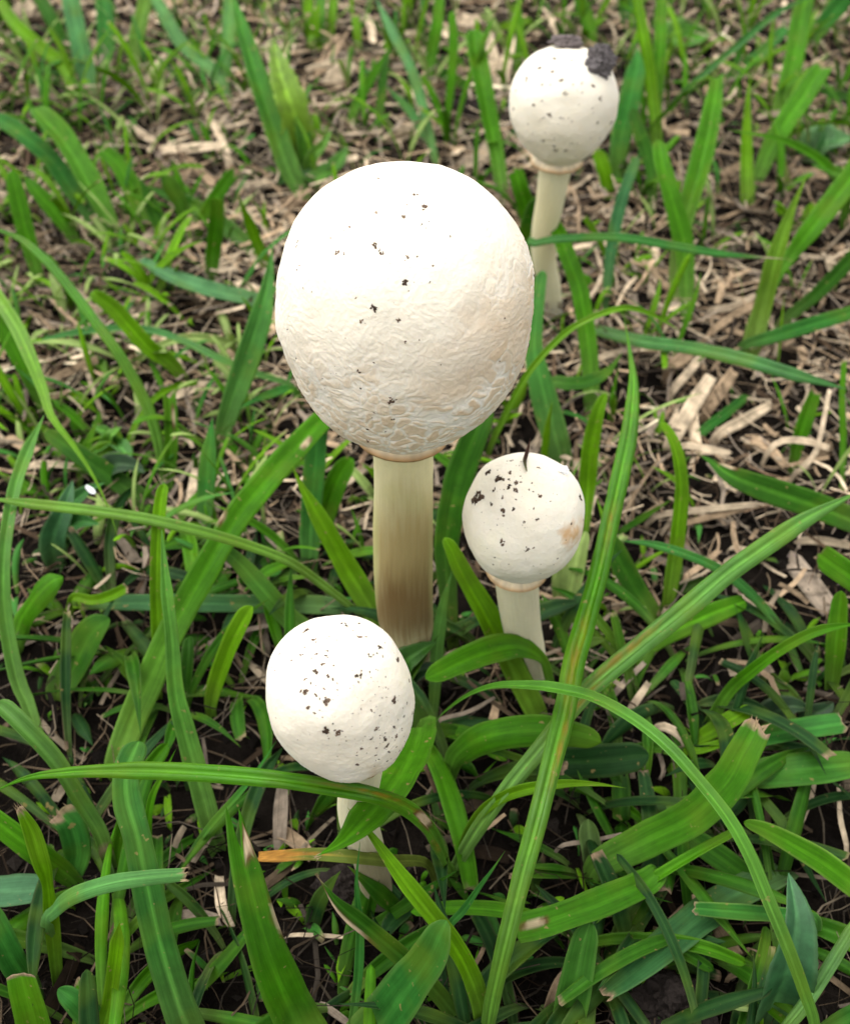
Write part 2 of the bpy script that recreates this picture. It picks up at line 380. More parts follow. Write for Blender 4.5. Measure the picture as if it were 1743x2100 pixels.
def make_mushroom(label, box, stem_px, tilt, A, B, phimax, seed, crack, specks, blobs, stains, stem_stain_shade, nu=330, nv=220, n_lo=1.85, flare=1.14, speck=1.0, flesh=(.57, .53, .345)):
    """box: photo outline of the cap (left, right, top, bottom); stem_px: (x, y, width) from the base up"""
    base = at_z(stem_px[0][0], stem_px[0][1], 0.0); yb = base[1]
    Rm = rot_axis(tilt)
    c = at_y((box[0]+box[1])/2, (box[2]+box[3])/2, yb); rad = (box[1]-box[0])/2*((c-CAM)@FW)/FPX; k = 1.0
    u0 = np.linspace(0, 2*np.pi, 61)[:-1]; p0 = np.linspace(0, phimax, 50)
    for it in range(14):                                   # settle size and height on the outline
        r, z = cap_profile(p0, A*k, B*k, n_lo)
        loc = np.stack([np.outer(r, np.cos(u0)), np.outer(r, np.sin(u0)), np.outer(z, np.ones_like(u0))], -1).reshape(-1, 3)*rad
        q = project(c+loc@Rm.T); l, r2, t, b = q[:, 0].min(), q[:, 0].max(), q[:, 1].min(), q[:, 1].max()
        rad *= (box[1]-box[0])/(r2-l); k *= ((box[3]-box[2])/(b-t))**1.0
        pc = project(c[None])[0]
        c = at_y(pc[0]+((box[0]+box[1])-(l+r2))/2, pc[1]+((box[2]+box[3])-(t+b))/2, c[1])
    print('MUSHROOM', label[:30], 'radius %.4f k %.3f centre %s base %s' % (rad, k, np.round(c, 4), np.round(base, 4)))
    A, B = A*k, B*k
    root = empty('mushroom', base); tag(root, label, 'mushroom')
    # --- cap: fine mesh with lumps, wrinkles and a skin that cracks into flat patches low on the cap
    u = np.linspace(0, 2*np.pi, nu+1)[:-1]; phi = phimax*(np.linspace(0.004, 1, nv))
    r, z = cap_profile(phi, A, B, n_lo)
    loc = np.stack([np.outer(r, np.cos(u)), np.outer(r, np.sin(u)), np.outer(z, np.ones_like(u))], -1)*rad
    du = np.roll(loc, -1, 1)-np.roll(loc, 1, 1); dv = np.gradient(loc, axis=0)
    nn = nrm(np.cross(dv, du)); nn[0] = (0, 0, 1)
    flat = loc.reshape(-1, 3); nf = nn.reshape(-1, 3); un = flat/rad
    pw = np.repeat(phi/np.pi, nu)
    disp = rad*((.024 if nu > 700 else .040)*fbm(un*1.3+seed, seed, 2) + .010*fbm(un*4+seed, seed+3, 2))
    # cracks: warped cells, mixing a coarse and a fine set
    warp = np.stack([fbm(un*4+seed*1.3+7*a, seed+20+a, 3) for a in range(3)], -1)
    def cells(n, sq, wamp, sd2):
        rs = np.random.default_rng(sd2); pts = nrm(rs.normal(size=(n, 3)))*np.array([1, 1, (A+B)/2]); pts = pts*np.array([1, 1, sq])
        kd = kdtree.KDTree(n)
        for i, p in enumerate(pts): kd.insert(p, i)
        kd.balance(); e = np.empty(len(un)); ids = np.empty(len(un), int)
        qq = (un+warp*wamp)*np.array([1, 1, sq])
        for i in range(len(qq)):
            m = kd.find_n(qq[i], 2); e[i] = m[1][2]-m[0][2]; ids[i] = m[0][1]
        return e, ids
    e1, i1 = cells(crack['n'], crack.get('sq', 1.6), .10, seed)
    e2 = cells(crack['n']*3, crack.get('sq', 1.6)*1.2, .07, seed+1)[0] if crack.get('fine', 1.0) else np.ones(len(un))
    w1 = crack['w']; g1 = np.clip(1-e1/w1, 0, 1); g2 = np.clip(1-e2/(w1*.55), 0, 1)
    zone = np.clip((pw-crack['from']+.10*fbm(un*2.2+3, seed+40, 2)+crack.get('right', 0)*un[:, 0])/crack['soft'], 0, 1)
    ck = np.maximum(g1**.7, .7*crack.get('fine', 1.0)*g2**.8*np.clip((fbm(un*3, seed+50, 2)+.35)*2, 0, 1))*zone*np.clip(.75+.9*fbm(un*2.5+1, seed+51, 2), .15, 1)
    disp = disp - rad*.020*ck*crack['depth'] + rad*.0022*zone*fbm(un*np.array([9, 9, 26])+warp*2, seed+60, 3)*crack['depth']
    disp = disp + rad*.0030*fbm(un*34+warp*3, seed+70, 2)*(.6+.8*np.clip(pw*2-.5, 0, 1)) + rad*.007*crack.get('wrinkle', .6)*np.clip((pw-.42)/.2, 0, 1)*fbm(un*np.array([6, 6, 30])+warp*3, seed+75, 2)
    flat2 = flat+nf*disp[:, None]
    white = np.array((.77, .715, .60)); cream = np.array((.75, .665, .505)); tanp = np.array((.64, .49, .325))
    K = white[None]*np.ones((len(un), 1))
    fcream = np.clip(.55+.6*fbm(un*1.8+9, seed+80, 2), 0, 1)[:, None]*np.clip((pw-.1)*1.6, .2, 1)[:, None]
    K = K*(1-fcream)+cream*fcream
    cellv = (np.sin(i1*12.9898+seed)*43758.5453) % 1.0
    tz = (zone*crack['tan']*(.60+.40*cellv)*np.clip(1.1-ck*1.6, 0, 1))[:, None]; K = K*(1-tz)+tanp*tz
    K = K*(1-.85*ck[:, None])+np.array((.80, .755, .66))*.85*ck[:, None]
    wpos = c+flat2@Rm.T; pj = project(wpos)
    facing = np.einsum('ij,ij->i', nf@Rm.T, CAM-wpos) > 0
    for (sx, sy, sr, amt, sc) in stains:                   # rusty stains of the skin itself
        d = np.hypot(pj[:, 0]-sx, pj[:, 1]-sy)/sr; f = (np.clip(1.1-d+.5*fbm(un*9, seed+90, 3), 0, 1)*amt*facing)[:, None]
        K = K*(1-f)+np.array(sc)*f
    low = np.clip((pw-phimax/np.pi+.05)/.05, 0, 1)[:, None]*.35; K = K*(1-low)+np.array((.62, .50, .30))*low
    idx = np.arange(nu*nv).reshape(nv, nu); a, b2 = idx[:-1], idx[1:]
    F = np.stack([a, b2, np.roll(b2, -1, 1), np.roll(a, -1, 1)], -1).reshape(-1, 4)
    top = len(flat2); V = np.vstack([wpos, c+Rm@np.array([0, 0, A*rad+disp[0]])])
    F = np.vstack([F, np.stack([np.full(nu, top), idx[0], np.roll(idx[0], -1), np.full(nu, -1)], -1)])
    cap = make_mesh('cap', V, F, M['cap'], np.vstack([K, white])); keep(cap, root)
    # --- margin: the torn veil edge round the cap's mouth, a lip with a rusty rim that turns in towards the stem
    rr, zz = r[-1]*rad, z[-1]*rad; nm = 160; um = np.linspace(0, 2*np.pi, nm+1)[:-1]
    wav = vnoise(np.stack([np.cos(um)*3, np.sin(um)*3, np.full(nm, seed)], -1), seed+3)
    wav2 = vnoise(np.stack([np.cos(um)*9, np.sin(um)*9, np.full(nm, seed)], -1), seed+4)
    secs = [(1.01, .06, (.74, .68, .54)), (1.09, -.02, (.66, .54, .36)), (1.13, -.07, (.46, .27, .12)), (1.10, -.10, (.40, .22, .09)), (1.02, -.085, (.60, .46, .29)), (.92, -.03, (.66, .56, .38)), (.45, .02, (.66, .58, .40))]
    MV, MK = [], []
    for (fr, dz, cc) in secs:
        x = rr*((1+(fr-1)*(flare-1)/.13 if fr > 1.015 else fr)+.025*wav*(fr > .6)+.012*wav2*(fr > .6)); zc = zz+rad*(dz*1.0+.014*wav*(fr > .6)+.008*wav2*(fr > .6))
        MV.append(np.stack([x*np.cos(um), x*np.sin(um), zc*np.ones(nm)], -1)); MK.append(np.tile(cc, (nm, 1))*(1+.2*wav2[:, None]))
    MV = np.array(MV).reshape(-1, 3); im = np.arange(nm*len(secs)).reshape(len(secs), nm)
    F = np.stack([im[:-1], im[1:], np.roll(im[1:], -1, 1), np.roll(im[:-1], -1, 1)], -1).reshape(-1, 4)
    keep(make_mesh('cap_margin', c+MV@Rm.T, F, M['cap'], np.vstack(MK)), root)
    # --- stem
    P = []; topc = c+Rm@np.array([0, 0, zz]); n = len(stem_px)
    S = [at_y(x, y, yb) for x, y, w in stem_px]
    for i in range(n):                                     # the stem bends over in depth so that it meets the cap's mouth
        f = (S[i][2]-S[0][2])/(S[-1][2]-S[0][2]); S[i] = at_y(stem_px[i][0], stem_px[i][1], yb+(topc[1]-yb)*f)
    S = np.array(S); wr = np.array([w*((S[i]-CAM)@FW)/FPX/2 for i, (x, y, w) in enumerate(stem_px)])
    S[0, 2] = float(ground_z(S[0, 0], S[0, 1]))-.004
    S = np.vstack([S[:-1], topc-Rm[:, 2]*.002, topc+Rm[:, 2]*rad*.35]); wr = np.concatenate([wr[:-1], [wr[-1]], [wr[-1]*.95]])
    ns, na = 150, 150; Q = catmull(np.column_stack([S, wr]), ns); C, W = Q[:, :3], Q[:, 3]
    T = nrm(np.gradient(C, axis=0)); ax = nrm(np.cross(T, [0, 1., 0])); ay = np.cross(T, ax)
    ua = np.linspace(0, 2*np.pi, na+1)[:-1]
    Lq = np.linspace(0, 1, ns)
    fib = vnoise(np.stack([np.tile(np.cos(ua)*20, (ns, 1)), np.tile(np.sin(ua)*20, (ns, 1)), np.repeat(Lq[:, None]*14, na, 1)+seed], -1), seed+7)
    lump = fbm(np.stack([np.tile(np.cos(ua)*1.2, (ns, 1)), np.tile(np.sin(ua)*1.2, (ns, 1)), np.repeat(Lq[:, None]*4, na, 1)+seed], -1), seed+8, 2)
    Wm = W[:, None]*(1+.012*fib+.022*lump)
    SV = C[:, None]+ax[:, None]*(Wm*np.cos(ua))[..., None]+ay[:, None]*(Wm*np.sin(ua))[..., None]
    base_c = np.array(flesh); K = np.tile(base_c, (ns, na, 1))*(1+.07*fib[..., None]+.06*lump[..., None])
    pjs = project(SV.reshape(-1, 3))
    for (sx, sy, rx, ry, amt, sc) in stem_stain_shade:
        d = np.hypot((pjs[:, 0]-sx)/rx, (pjs[:, 1]-sy)/ry).reshape(ns, na)
        e_ = np.clip((1.15-d+.12*lump+.16*fib)*1.15, 0, 1); f = (e_*e_*(3-2*e_)*amt)[..., None]; K = K*(1-f)+np.array(sc)*f
    fb = np.clip(1-Lq/.12, 0, 1)[:, None, None]*.8; K = K*(1-fb)+np.array((.66, .62, .54))*fb
    idx = np.arange(ns*na).reshape(ns, na); a, b2 = idx[:-1], idx[1:]
    F = np.stack([a, np.roll(a, -1, 1), np.roll(b2, -1, 1), b2], -1).reshape(-1, 4)
    keep(make_mesh('stem', SV.reshape(-1, 3), F, M['stem'], np.clip(K, .01, .9).reshape(-1, 3)), root)
    # --- soil specks stuck to the skin
    bvh = BVHTree.FromPolygons([Vector(p) for p in wpos], [tuple(f[:4]) for f in np.stack([idxq for idxq in [np.stack([np.arange(nu*nv).reshape(nv, nu)[:-1], np.arange(nu*nv).reshape(nv, nu)[1:], np.roll(np.arange(nu*nv).reshape(nv, nu)[1:], -1, 1), np.roll(np.arange(nu*nv).reshape(nv, nu)[:-1], -1, 1)], -1).reshape(-1, 4)]])[0][::1]])
    parts = []; rs = np.random.default_rng(seed+500)
    def blob(p, n_, size, elong, ang, colr):
        t = nrm(np.cross(n_, [0.3, .5, .8])); b_ = np.cross(n_, t); t, b_ = t*math.cos(ang)+b_*math.sin(ang), b_*math.cos(ang)-t*math.sin(ang)
        m = 9; uu = np.linspace(0, 2*np.pi, m+1)[:-1]; ra = size*(1+.45*rs.uniform(-1, 1, m))
        V0 = p[None]+t*(ra*np.cos(uu)*elong)[:, None]+b_*(ra*np.sin(uu)/elong)[:, None]-n_*size*.15
        V1 = p[None]+t*(ra*.6*np.cos(uu)*elong)[:, None]+b_*(ra*.6*np.sin(uu)/elong)[:, None]+n_*(size*(.20+.15*rs.uniform(-1, 1, m)))[:, None]
        V = np.vstack([V0, V1, p+n_*size*.30]); i = np.arange(m); j = (i+1) % m
        F = np.vstack([np.stack([i, j, j+m, i+m], -1), np.stack([i+m, j+m, np.full(m, 2*m), np.full(m, -1)], -1)])
        parts.append((V, F, np.tile(colr, (2*m+1, 1))*rs.uniform(.6, 1.5), np.zeros((2*m+1, 2))))
    def place(px, py, size_px, dark=1.0):
        d = nrm(ray(px, py)); h_ = bvh.ray_cast(Vector(CAM), Vector(d))
        if h_[0] is None: return
        p = np.array(h_[0]); n_ = np.array(h_[1]); n_ = n_ if n_@d < 0 else -n_
        dep = (p-CAM)@FW; s = size_px*dep/FPX*speck*(1.0 if size_px > 3.2 else 1.15)
        colr = np.array((.062, .042, .030))*rs.uniform(.7, 1.8)+np.array((.30, .21, .13))*(1-min(dark, 1))
        if size_px > 3.2:                                  # bigger marks are clusters of crumbs
            for q in range(int(3+size_px*.7)):
                o = rs.normal(0, .5, 3)*s; blob(p+o-n_*(o@n_), n_, s*rs.uniform(.35, .75), rs.uniform(1, 1.4), rs.uniform(0, 3), colr)
        else: blob(p, n_, s*.8, rs.uniform(1, 1.6), rs.uniform(0, 3), colr)
    for sp in specks: place(*sp)
    w_, h_ = box[1]-box[0], box[3]-box[2]
    for (mx, my, sx, sy, cnt, smin, smax) in blobs:        # loose clouds of small specks
        for q in range(cnt):
            place(rs.normal(mx, sx), rs.normal(my, sy), smin+(smax-smin)*rs.random()**2.5, rs.choice([1.0, 1.0, .85, .7]))
    for q in range(50):                                    # and some on the side turned away
        i = rs.integers(0, len(wpos))
        if not facing[i] and pw[i] < .6: blob(wpos[i], (nf@Rm.T)[i], rad*rs.uniform(.008, .02), 1.2, rs.uniform(0, 3), np.array((.045, .032, .026)))
    v, f, kk, u_ = merge(parts)
    sp = make_mesh('soil_specks', v, f, M['crumb'], np.clip(kk, .004, .7), parent=None, smooth=False); sp['kind'] = 'stuff'; keep(sp, root)
    return dict(root=root, c=c, rad=rad, Rm=Rm, A=A, B=B, bvh=bvh, yb=yb, place=place)

def tile(ox, oy, sc):                                      # enlarged-crop pixels to the 1743 x 2100 view
    return lambda x, y: ((ox+x/sc)/1.26277, (oy+y/sc)/1.26277)
big_t, fr_t, rt_t, bk_t = tile(680, 380, 2.324), tile(660, 1560, 3.873), tile(1150, 1130, 3.685), tile(1280, 80, 4.772)
def sp(t, lst, k): return [(*t(x, y), s/k, *rest) for x, y, s, *rest in lst]

big_specks = sp(big_t, [(912, 280, 14), (975, 368, 17), (852, 422, 16, .8), (960, 465, 9), (1000, 450, 6), (985, 490, 6), (1130, 540, 8, .8), (680, 595, 16), (718, 640, 15), (705, 618, 10),
    (870, 660, 10, .8), (930, 658, 8, .7), (855, 825, 18), (665, 965, 18), (600, 1050, 12, .7), (825, 1050, 14, .8), (583, 1357, 13), (775, 1532, 18), (800, 1525, 10), (793, 1640, 11), (670, 1600, 8),
    (630, 1700, 9), (740, 1715, 8), (590, 1455, 8), (450, 632, 14, .8), (490, 648, 10, .7), (408, 548, 8), (210, 570, 12), (205, 600, 10), (172, 465, 10), (206, 740, 8), (222, 715, 6), (525, 485, 9, .8),
    (690, 190, 12, .7), (680, 395, 10, .7), (245, 850, 7, .8), (297, 872, 7, .8), (1012, 148, 8), (1370, 280, 8), (1432, 355, 9), (1457, 1032, 9, .75), (1425, 1290, 7, .7), (1025, 715, 8, .8), (852, 1180, 11, .8),
    (560, 910, 8, .7), (215, 380, 7), (640, 1770, 10, .7), (150, 1100, 8), (205, 1275, 8), (670, 1300, 7)], 2.324*1.26277)
make_big = make_mushroom('tall big pale mushroom with cracked egg-shaped cap and thick brown-stained stem', (562, 1097, 328, 930),
    [(858, 1368, 76), (850, 1335, 90), (833, 1275, 110), (827, 1185, 119), (827, 1090, 121), (827, 1000, 120), (827, 932, 121)],
    (R(1.5), R(0)), 1.02, 1.16, R(156), 21, dict(n=1300, sq=1.25, w=.026, soft=.24, depth=.42, tan=.95, right=.16, wrinkle=.15, fine=0.0, **{'from': .32}),
    big_specks, [(760, 560, 140, 130, 45, .7, 2.0), (680, 720, 70, 110, 22, .7, 1.9), (850, 480, 60, 60, 20, .7, 1.7)],
    [(975, 690, 110, .20, (.66, .48, .32)), (800, 400, 60, .20, (.80, .68, .48))],
    [(828, 1150, 120, 170, .80, (.28, .195, .065)), (828, 1250, 125, 110, .86, (.13, .070, .020)), (800, 1010, 30, 30, .30, (.42, .40, .17)), (850, 1030, 40, 30, .25, (.40, .38, .16)), (766, 1150, 14, 160, .45, (.42, .44, .17)), (889, 1150, 12, 160, .45, (.42, .43, .17))],
    nu=780, nv=480, flesh=(.57, .52, .29))

front_specks = sp(fr_t, [(890, 205, 24), (1042, 212, 20), (930, 245, 12), (985, 280, 14, .7), (512, 285, 24), (600, 380, 24), (500, 450, 14), (327, 410, 12), (250, 515, 14), (305, 543, 10), (365, 585, 14), (455, 530, 18), (480, 520, 12),
    (625, 515, 16), (735, 490, 16), (718, 540, 18), (690, 625, 18, .85), (605, 690, 26), (735, 733, 20), (785, 775, 16), (500, 775, 14), (563, 815, 14), (505, 900, 30), (615, 925, 18), (715, 970, 34), (650, 965, 14), (695, 865, 14, .8),
    (532, 1053, 22), (598, 1108, 16), (652, 1083, 10), (718, 1295, 34), (858, 1305, 30), (800, 1285, 14), (785, 1217, 14), (742, 1365, 10), (1045, 740, 24), (1072, 685, 10), (1040, 800, 14), (1152, 697, 12), (1215, 670, 8), (1312, 747, 10), (1315, 852, 10),
    (1145, 525, 18), (1190, 525, 14), (1225, 512, 12), (1265, 465, 26), (1285, 545, 14), (1430, 570, 26), (1115, 345, 16, .8), (1050, 350, 20, .8), (1400, 980, 30), (1432, 985, 8), (1165, 1075, 14), (1200, 1105, 10), (1255, 1135, 12), (1225, 1260, 18), (1310, 1355, 22), (1170, 1368, 18),
    (1420, 1340, 20), (1400, 1250, 18), (1325, 1440, 28), (1420, 1450, 14), (1215, 1460, 16), (1065, 1468, 16), (1210, 1535, 14), (1240, 1575, 12), (1025, 1535, 12), (1040, 1625, 22), (1330, 1590, 14), (1495, 1145, 16), (1525, 1010, 14), (1550, 790, 16), (1580, 1110, 12), (1340, 1500, 14), (830, 1545, 8), (200, 680, 14), (1475, 1265, 10)], 3.873*1.26277)
make_front = make_mushroom('small white mushroom with densely speckled cap, growing before the tall big mushroom', (548, 852, 1261, 1603),
    [(774, 1852, 66), (768, 1800, 66), (750, 1730, 72), (732, 1660, 78), (730, 1598, 80)],
    (R(-9), R(2)), 1.05, 1.16, R(158), 47, dict(n=150, sq=1.9, w=.05, soft=.2, depth=.45, tan=.16, **{'from': .58}),
    front_specks, [(800, 1530, 36, 40, 80, .8, 2.4), (690, 1380, 70, 80, 70, .8, 2.0), (790, 1450, 35, 70, 50, .8, 2.2), (640, 1340, 40, 40, 20, .9, 2.4)],
    [(700, 1340, 40, .25, (.82, .68, .46)), (750, 1430, 45, .12, (.82, .66, .48)), (770, 1585, 22, .4, (.55, .38, .2)), (845, 1390, 25, .25, (.72, .72, .42))],
    [(768, 1805, 70, 100, .9, (.22, .185, .10))], n_lo=1.75, speck=1.12)  # shade round the foot, painted into the stem colour

right_specks = sp(rt_t, [(800, 160, 18), (495, 205, 24), (645, 160, 18), (420, 262, 12), (415, 340, 42), (600, 235, 14), (650, 230, 18), (510, 322, 12), (505, 405, 42), (570, 415, 26), (630, 350, 26), (622, 408, 18), (700, 437, 28), (610, 480, 32), (690, 520, 24), (472, 512, 24), (325, 575, 62), (275, 630, 20), (215, 550, 34), (230, 430, 22), (205, 480, 20),
    (450, 655, 26), (560, 590, 18), (685, 602, 14), (660, 690, 20), (570, 722, 32), (810, 508, 14), (838, 445, 12), (850, 530, 12), (908, 567, 22), (903, 300, 20), (885, 795, 18), (855, 690, 14), (760, 818, 16), (1215, 835, 16), (1297, 580, 30), (1325, 800, 14), (555, 1003, 30), (790, 1072, 24), (852, 1066, 14), (1080, 1168, 14), (1045, 1225, 10), (615, 1220, 10), (480, 1158, 14), (465, 1222, 14), (920, 1308, 10), (852, 1237, 10), (505, 847, 10), (735, 240, 12), (1075, 555, 8), (440, 890, 6), (730, 380, 10), (290, 340, 14)], 3.685*1.26277)
make_right = make_mushroom('small white mushroom with dark clustered specks and rusty patch, standing beside the thick stem', (948, 1200, 925, 1198),
    [(1094, 1398, 62), (1084, 1350, 70), (1071, 1290, 78), (1064, 1240, 84), (1063, 1195, 86)],
    (R(2), R(0)), 1.05, 1.14, R(155), 65, dict(n=110, sq=1.8, w=.05, soft=.22, depth=.6, tan=.22, right=.10, **{'from': .52}),
    right_specks, [(1030, 1000, 45, 35, 50, .8, 2.2), (1050, 1060, 55, 60, 40, .8, 2.0)],
    [(1172, 1095, 26, .8, (.56, .31, .11)), (1195, 1070, 18, .5, (.62, .40, .22)), (1165, 1120, 12, .5, (.62, .40, .22)), (1100, 1000, 60, .22, (.80, .66, .48)), (985, 1130, 60, .3, (.74, .70, .48))],
    [(1070, 1270, 60, 140, .25, (.55, .50, .36))], nu=310, nv=200, n_lo=1.7, flare=1.5, speck=.82)

back_specks = sp(bk_t, [(560, 445, 34), (720, 505, 34), (840, 610, 28), (870, 765, 30), (735, 335, 36), (810, 310, 24), (960, 365, 22), (525, 345, 22), (640, 300, 16), (390, 600, 34), (265, 742, 24), (235, 965, 26), (590, 670, 22), (690, 665, 18, .7), (970, 665, 16), (1080, 650, 18), (1215, 665, 30), (1305, 835, 26), (1085, 760, 18), (1025, 740, 14), (490, 918, 20), (590, 865, 16), (680, 1035, 28), (610, 1075, 18), (828, 1072, 20), (910, 1080, 16), (960, 1115, 14), (415, 1155, 18), (1268, 1145, 30), (1210, 955, 16), (740, 1425, 26), (765, 1480, 26), (875, 1475, 28), (600, 1355, 24), (955, 1395, 22), (1300, 1330, 18), (1040, 915, 12), (905, 485, 20, .8), (1440, 1130, 30)], 4.772*1.26277)
make_back = make_mushroom('small white mushroom carrying a dark soil clod, farther back behind the tall one', (1040, 1266, 92, 342),
    [(1134, 645, 44), (1127, 590, 44), (1115, 530, 50), (1117, 470, 54), (1128, 410, 58), (1137, 343, 67)],
    (R(1), R(1)), 1.05, 1.12, R(154), 83, dict(n=110, sq=1.8, w=.05, soft=.2, depth=.4, tan=.10, **{'from': .6}),
    back_specks, [(1145, 230, 55, 60, 45, .8, 2.2)], [(1150, 330, 60, .3, (.66, .60, .40)), (1160, 125, 30, .3, (.78, .68, .5))],
    [(1115, 470, 40, 120, .4, (.50, .42, .20))], nu=290, nv=190, n_lo=1.7, flare=1.34, speck=.8, flesh=(.57, .53, .34))

# ---------------------------------------------------------------- soil clod, twig and scraps lying on the caps
def clod(name, label, cat, centre, size, seed, mat='crumb', col=(.06, .05, .048), kind=None):
    nu, nv = 40, 26; u = np.linspace(0, 2*np.pi, nu+1)[:-1]; p = np.linspace(.05, np.pi-.05, nv)
    d = np.stack([np.outer(np.sin(p), np.cos(u)), np.outer(np.sin(p), np.sin(u)), np.outer(np.cos(p), np.ones(nu))], -1)
    rr = 1+.38*fbm(d*1.6+seed, seed, 2)+.20*fbm(d*5+seed, seed+2, 3)
    V = centre+(d*rr[..., None]*np.asarray(size)).reshape(-1, 3); idx = np.arange(nu*nv).reshape(nv, nu)
    F = np.stack([idx[:-1], idx[1:], np.roll(idx[1:], -1, 1), np.roll(idx[:-1], -1, 1)], -1).reshape(-1, 4)
    n = len(V); V = np.vstack([V, V[idx[0]].mean(0), V[idx[-1]].mean(0)])
    F = np.vstack([F, np.stack([np.full(nu, n), idx[0], np.roll(idx[0], -1), np.full(nu, -1)], -1), np.stack([np.full(nu, n+1), np.roll(idx[-1], -1), idx[-1], np.full(nu, -1)], -1)])
    K = np.tile(col, (len(V), 1))*(1+.5*vnoise(np.vstack([d.reshape(-1, 3), d[0, 0], d[-1, 0]])*6, seed)[:, None])
    ob = make_mesh(name, V, F, M[mat], np.clip(K, .005, .9), smooth=False); set_origin(ob, centre); tag(ob, label, cat, kind=kind); return ob
def on_cap(mu, px, py, lift=0.0):
    d = nrm(ray(px, py)); h_ = mu['bvh'].ray_cast(Vector(CAM), Vector(d))
    if h_[0] is None: return nrm(ray(px, py)), None
    n = np.array(h_[1]); n = n if n@d < 0 else -n
    return np.array(h_[0])+n*lift, n
p_, n_ = on_cap(make_back, 1226, 132); clod('soil_clod', 'jagged dark grey clod of soil stuck to the side of a white cap', 'soil', p_+np.array((.0008, 0, .001)), (.0060, .0056, .0062), 5, col=(.11, .098, .098))
for cx_, cy_, sz_, sd_, lb_ in ((700, 1832, .0075, 31, 'black crumbly soil lump left of the densely speckled mushroom foot'), (742, 1872, .0065, 37, 'small black soil lump before the densely speckled mushroom foot'), (800, 1868, .005, 41, 'black soil lump right of the densely speckled mushroom foot'),
        (1375, 2065, .011, 43, 'large black soil lump under the long dark leaf'), (1320, 2085, .007, 47, 'black soil lump beside the large one under the long dark leaf'), (905, 1405, .005, 53, 'dark soil lump right of the thick stem foot'), (240, 590, .008, 59, 'dark soil lump in the straw by the frayed blue blade'), (380, 110, .010, 61, 'dark soil lump in the straw behind the pale bent blade'), (960, 240, .011, 67, 'dark soil lump between the back mushroom and the slim sedge')):
    q_ = at_z(cx_, cy_, 0.0); clod('soil_clod', lb_, 'soil', q_+np.array((0, 0, sz_*.25)), (sz_, sz_*.9, sz_*.7), sd_, col=(.020, .016, .014))
p_, n_ = on_cap(make_back, 1160, 98); clod('soil_flake', 'thin dark soil crust draped over the top of a white cap', 'soil', p_+np.array((.0, .003, .0015)), (.0060, .004, .0018), 9, col=(.12, .10, .095))
p_, n_ = on_cap(make_right, 1150, 963); clod('white_scrap', 'tiny white flake of skin lifted on a speckled cap', 'flake', p_, (.0022, .0016, .0010), 3, mat='cap', col=(.84, .83, .80))
p_, n_ = on_cap(make_right, 1020, 1187)
if n_ is not None: clod('grey_scrap', 'small grey brown scrap caught at a cap margin', 'scrap', p_, (.0022, .0014, .0012), 13, col=(.16, .12, .11))
tw = [on_cap(make_right, *rt_t(x, y), lift=l)[0] for x, y, l in ((785, 345, .0006), (768, 270, .0010), (782, 205, .0009))]
tw.append(tw[-1]+np.array((.0012, .003, .004)))
v = strip(tw, [.0006, .0011, .0012, .0009], np.array([0, -.5, 1]), prof='gutter', ns=20, nc=5, thick=.0005, col=(.055, .03, .022), rib=0, margin=0, tip='point')
tag(set_o := make_mesh('twig', *v[:2], M['straw'], v[2], v[3]), 'tiny dark brown twig lying over the top of a speckled cap', 'twig')

# ---------------------------------------------------------------- grass blades that can be told apart: (x, y, width, height mm) from base to tip
GB = grass_blade
# --- foreground, round the front mushroom
GB('long glossy sedge blade arching over the front mushroom stem with a dry scar', [(927, 1795, 15, 8), (918, 1765, 20, 24), (900, 1722, 27, 46), (872, 1684, 31, 62), (826, 1650, 33, 74), (759, 1627, 34, 84), (656, 1609, 35, 90), (554, 1595, 36, 92), (409, 1583, 36, 90), (273, 1578, 36, 86), (136, 1583, 33, 80), (51, 1596, 27, 73), (-15, 1625, 20, 64)], mat='sedge', prof='sedge', tip='point', point=.25, col='g', roll=.0, ns=110, rib=.5, lesions=((.335, 0.15, .030, .75),), rust=((.26, -.6, .03, .3), (.45, .2, .1, .25)))
GB('very long upright sedge blade with pale ridges passing right of the small speckled mushroom', [(1000, 2108, 30, 14), (1012, 2040, 33, 28), (1040, 1920, 38, 44), (1070, 1800, 40, 54), (1100, 1690, 42, 60), (1130, 1570, 44, 63), (1160, 1450, 46, 64), (1178, 1355, 46, 66), (1202, 1270, 44, 68), (1230, 1167, 40, 70), (1256, 1048, 38, 72), (1275, 963, 38, 72), (1292, 877, 34, 70), (1299, 786, 26, 68), (1292, 724, 16, 66), (1278, 645, 7, 64)], mat='sedge', prof='sedge', tip='point', point=.2, col='g', roll=.1, ns=110, rib=.8, rust=((.44, -.1, .06, .45), (.60, 0, .05, .3), (.35, .4, .05, .3)))
GB('pale ridged sedge blade crossing under the upright sedge from lower left to upper right', [(925, 1795, 24, 4), (965, 1720, 30, 20), (1031, 1626, 33, 36), (1110, 1530, 36, 46), (1190, 1428, 40, 52), (1234, 1386, 42, 55), (1319, 1316, 43, 58), (1405, 1246, 43, 61), (1490, 1174, 42, 64), (1575, 1113, 40, 66), (1660, 1058, 38, 67), (1760, 1008, 34, 67)], mat='sedge', prof='sedge', tip='point', point=.15, col=(.075, .20, .030), roll=-.1, ns=90, rib=.8, rust=((.50, -.4, .08, .4), (.40, .3, .05, .4)))
